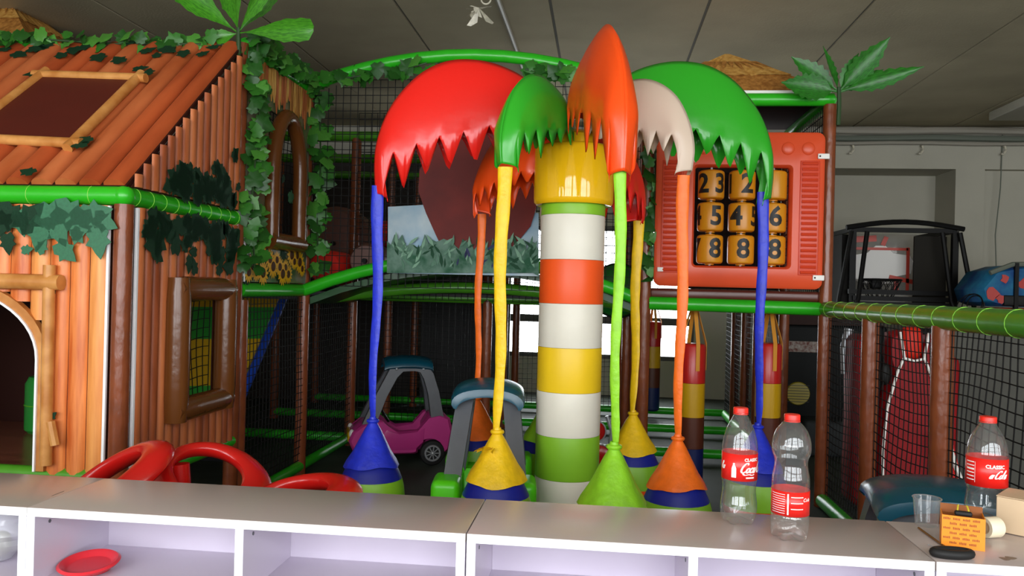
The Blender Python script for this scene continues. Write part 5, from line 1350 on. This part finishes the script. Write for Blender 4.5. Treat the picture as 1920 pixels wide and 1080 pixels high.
# tape roll
p = zc(1858, 1008); tp = thing('tape_roll', 'roll of cream tape lying on its side by the carton', 'tape roll', (p.x, p.y, CT+.0235), radians(20))
ry_ = Matrix.Rotation(pi/2,3,'Y')
obj('tape', MB().lathe([(.014,-.018),(.022,-.018),(.023,-.016),(.023,.016),(.022,.018),(.014,.018),(.014,-.018)], 32, rot=ry_), m_tape, tp, local=True)
obj('core', MB().lathe([(.0125,-.0175),(.0138,-.0175),(.0138,.0175),(.0125,.0175),(.0125,-.0175)], 32, rot=ry_), m_carton, tp, local=True)
obj('core_disc', MB().lathe([(0,-.002),(.0124,-.002),(.0124,.002),(0,.002)], 24, c=(-.012,0,0), rot=ry_), m_carton, tp, local=True)
# cardboard box at the frame edge
p = zc(1882, 1012); cb_ = thing('cardboard_box', 'plain pale cardboard box at the end of the shelf units', 'cardboard box', (p.x+.105, p.y+.06, CT+.0005), radians(-38))
obj('box_body', MB().rbox((0,0,.041), (.15,.11,.08), .0015), m_carton, cb_, local=True)
obj('lid_flap', MB().box((0,-.0,.083), (.151,.111,.0015)), m_carton, cb_, local=True)
obj('tape_strip', MB().box((0,-.056,.05), (.02,.0006,.06)), m_tape, cb_, local=True)
# dark scuff on the laminate, dish and bag in the compartments
p = zc(1890, 1047); tag(obj('dried_stain', MB().lathe([(0,.0004),(.014,.0004),(.016,.0001)], 20, c=(p.x,p.y,CT), mod=lambda t, r, z: (r*(.3+abs(cos(t-.5))*.9+.15*sin(5*t)), z)), mat('stain_brown', '7d6a5c', .5)), 'brown dried stain on the laminate near the cardboard box', 'stain')
p = zc(107, 930); tag(obj('long_scratch', MB().bar(zc(97,930)+Vector((0,0,.0003)), zc(120,921)+Vector((0,0,.0003)), .0012, .0004), mat('scratch', '6e5a50', .6), smooth=False), 'thin dark scratch across the laminate above the red dish', 'scratch')
p = W(160, 1064, z=.71)
ds = thing('red_dish', 'shallow round red plastic dish in the open compartment', 'dish', (p.x, p.y+.015, .6975))
obj('dish_body', MB().lathe([(0,.003),(.046,.003),(.050,.004),(.056,.012),(.064,.015),(.070,.011),(.067,.007),(.056,.0005),(.04,0),(0,0)], 48, rot=Matrix.Rotation(radians(7),3,'X') , c=(0,0,.010)), mat('dish_red', 'd8303a', .3), ds, local=True)
obj('foot_ring', MB().torus(.046,.003,36,6,c=(0,0,.004)), mat('dish_red_foot', 'c8242e', .3), ds, local=True)
p = W(5, 1030, y=1.86)
pb2 = thing('plastic_bag', 'crumpled clear plastic bag stuffed in the end compartment', 'plastic bag', (p.x+.005, 1.83, .6975))
rn = random.Random(14)
ph = [rn.uniform(0,6) for _ in range(6)]
q = MB(); q.ball((0,0,.070), .062, 28, 18, sc=(1.3,1.0,1.12))
q.v = [(x*(1+.12*sin(9*z*20+ph[0])+.08*sin(30*x+ph[1])), y*(1+.1*sin(60*z+ph[2])), max(.001, z*(1+.08*sin(40*x+ph[3])))) for x, y, z in q.v]
obj('bag_film', q, m_bag, pb2, local=True, angle=.5)
obj('bag_content', MB().rbox((-.02,.005,.04), (.09,.06,.06), .02), mat('bag_content', 'd8d4c4', .6), pb2, local=True)
obj('bag_string', MB().tube([(.02,-.064,.10),(.035,-.066,.07),(.03,-.066,.045),(.045,-.066,.035),(.055,-.062,.06)], .003, 6), m_dgreypl, pb2, local=True)
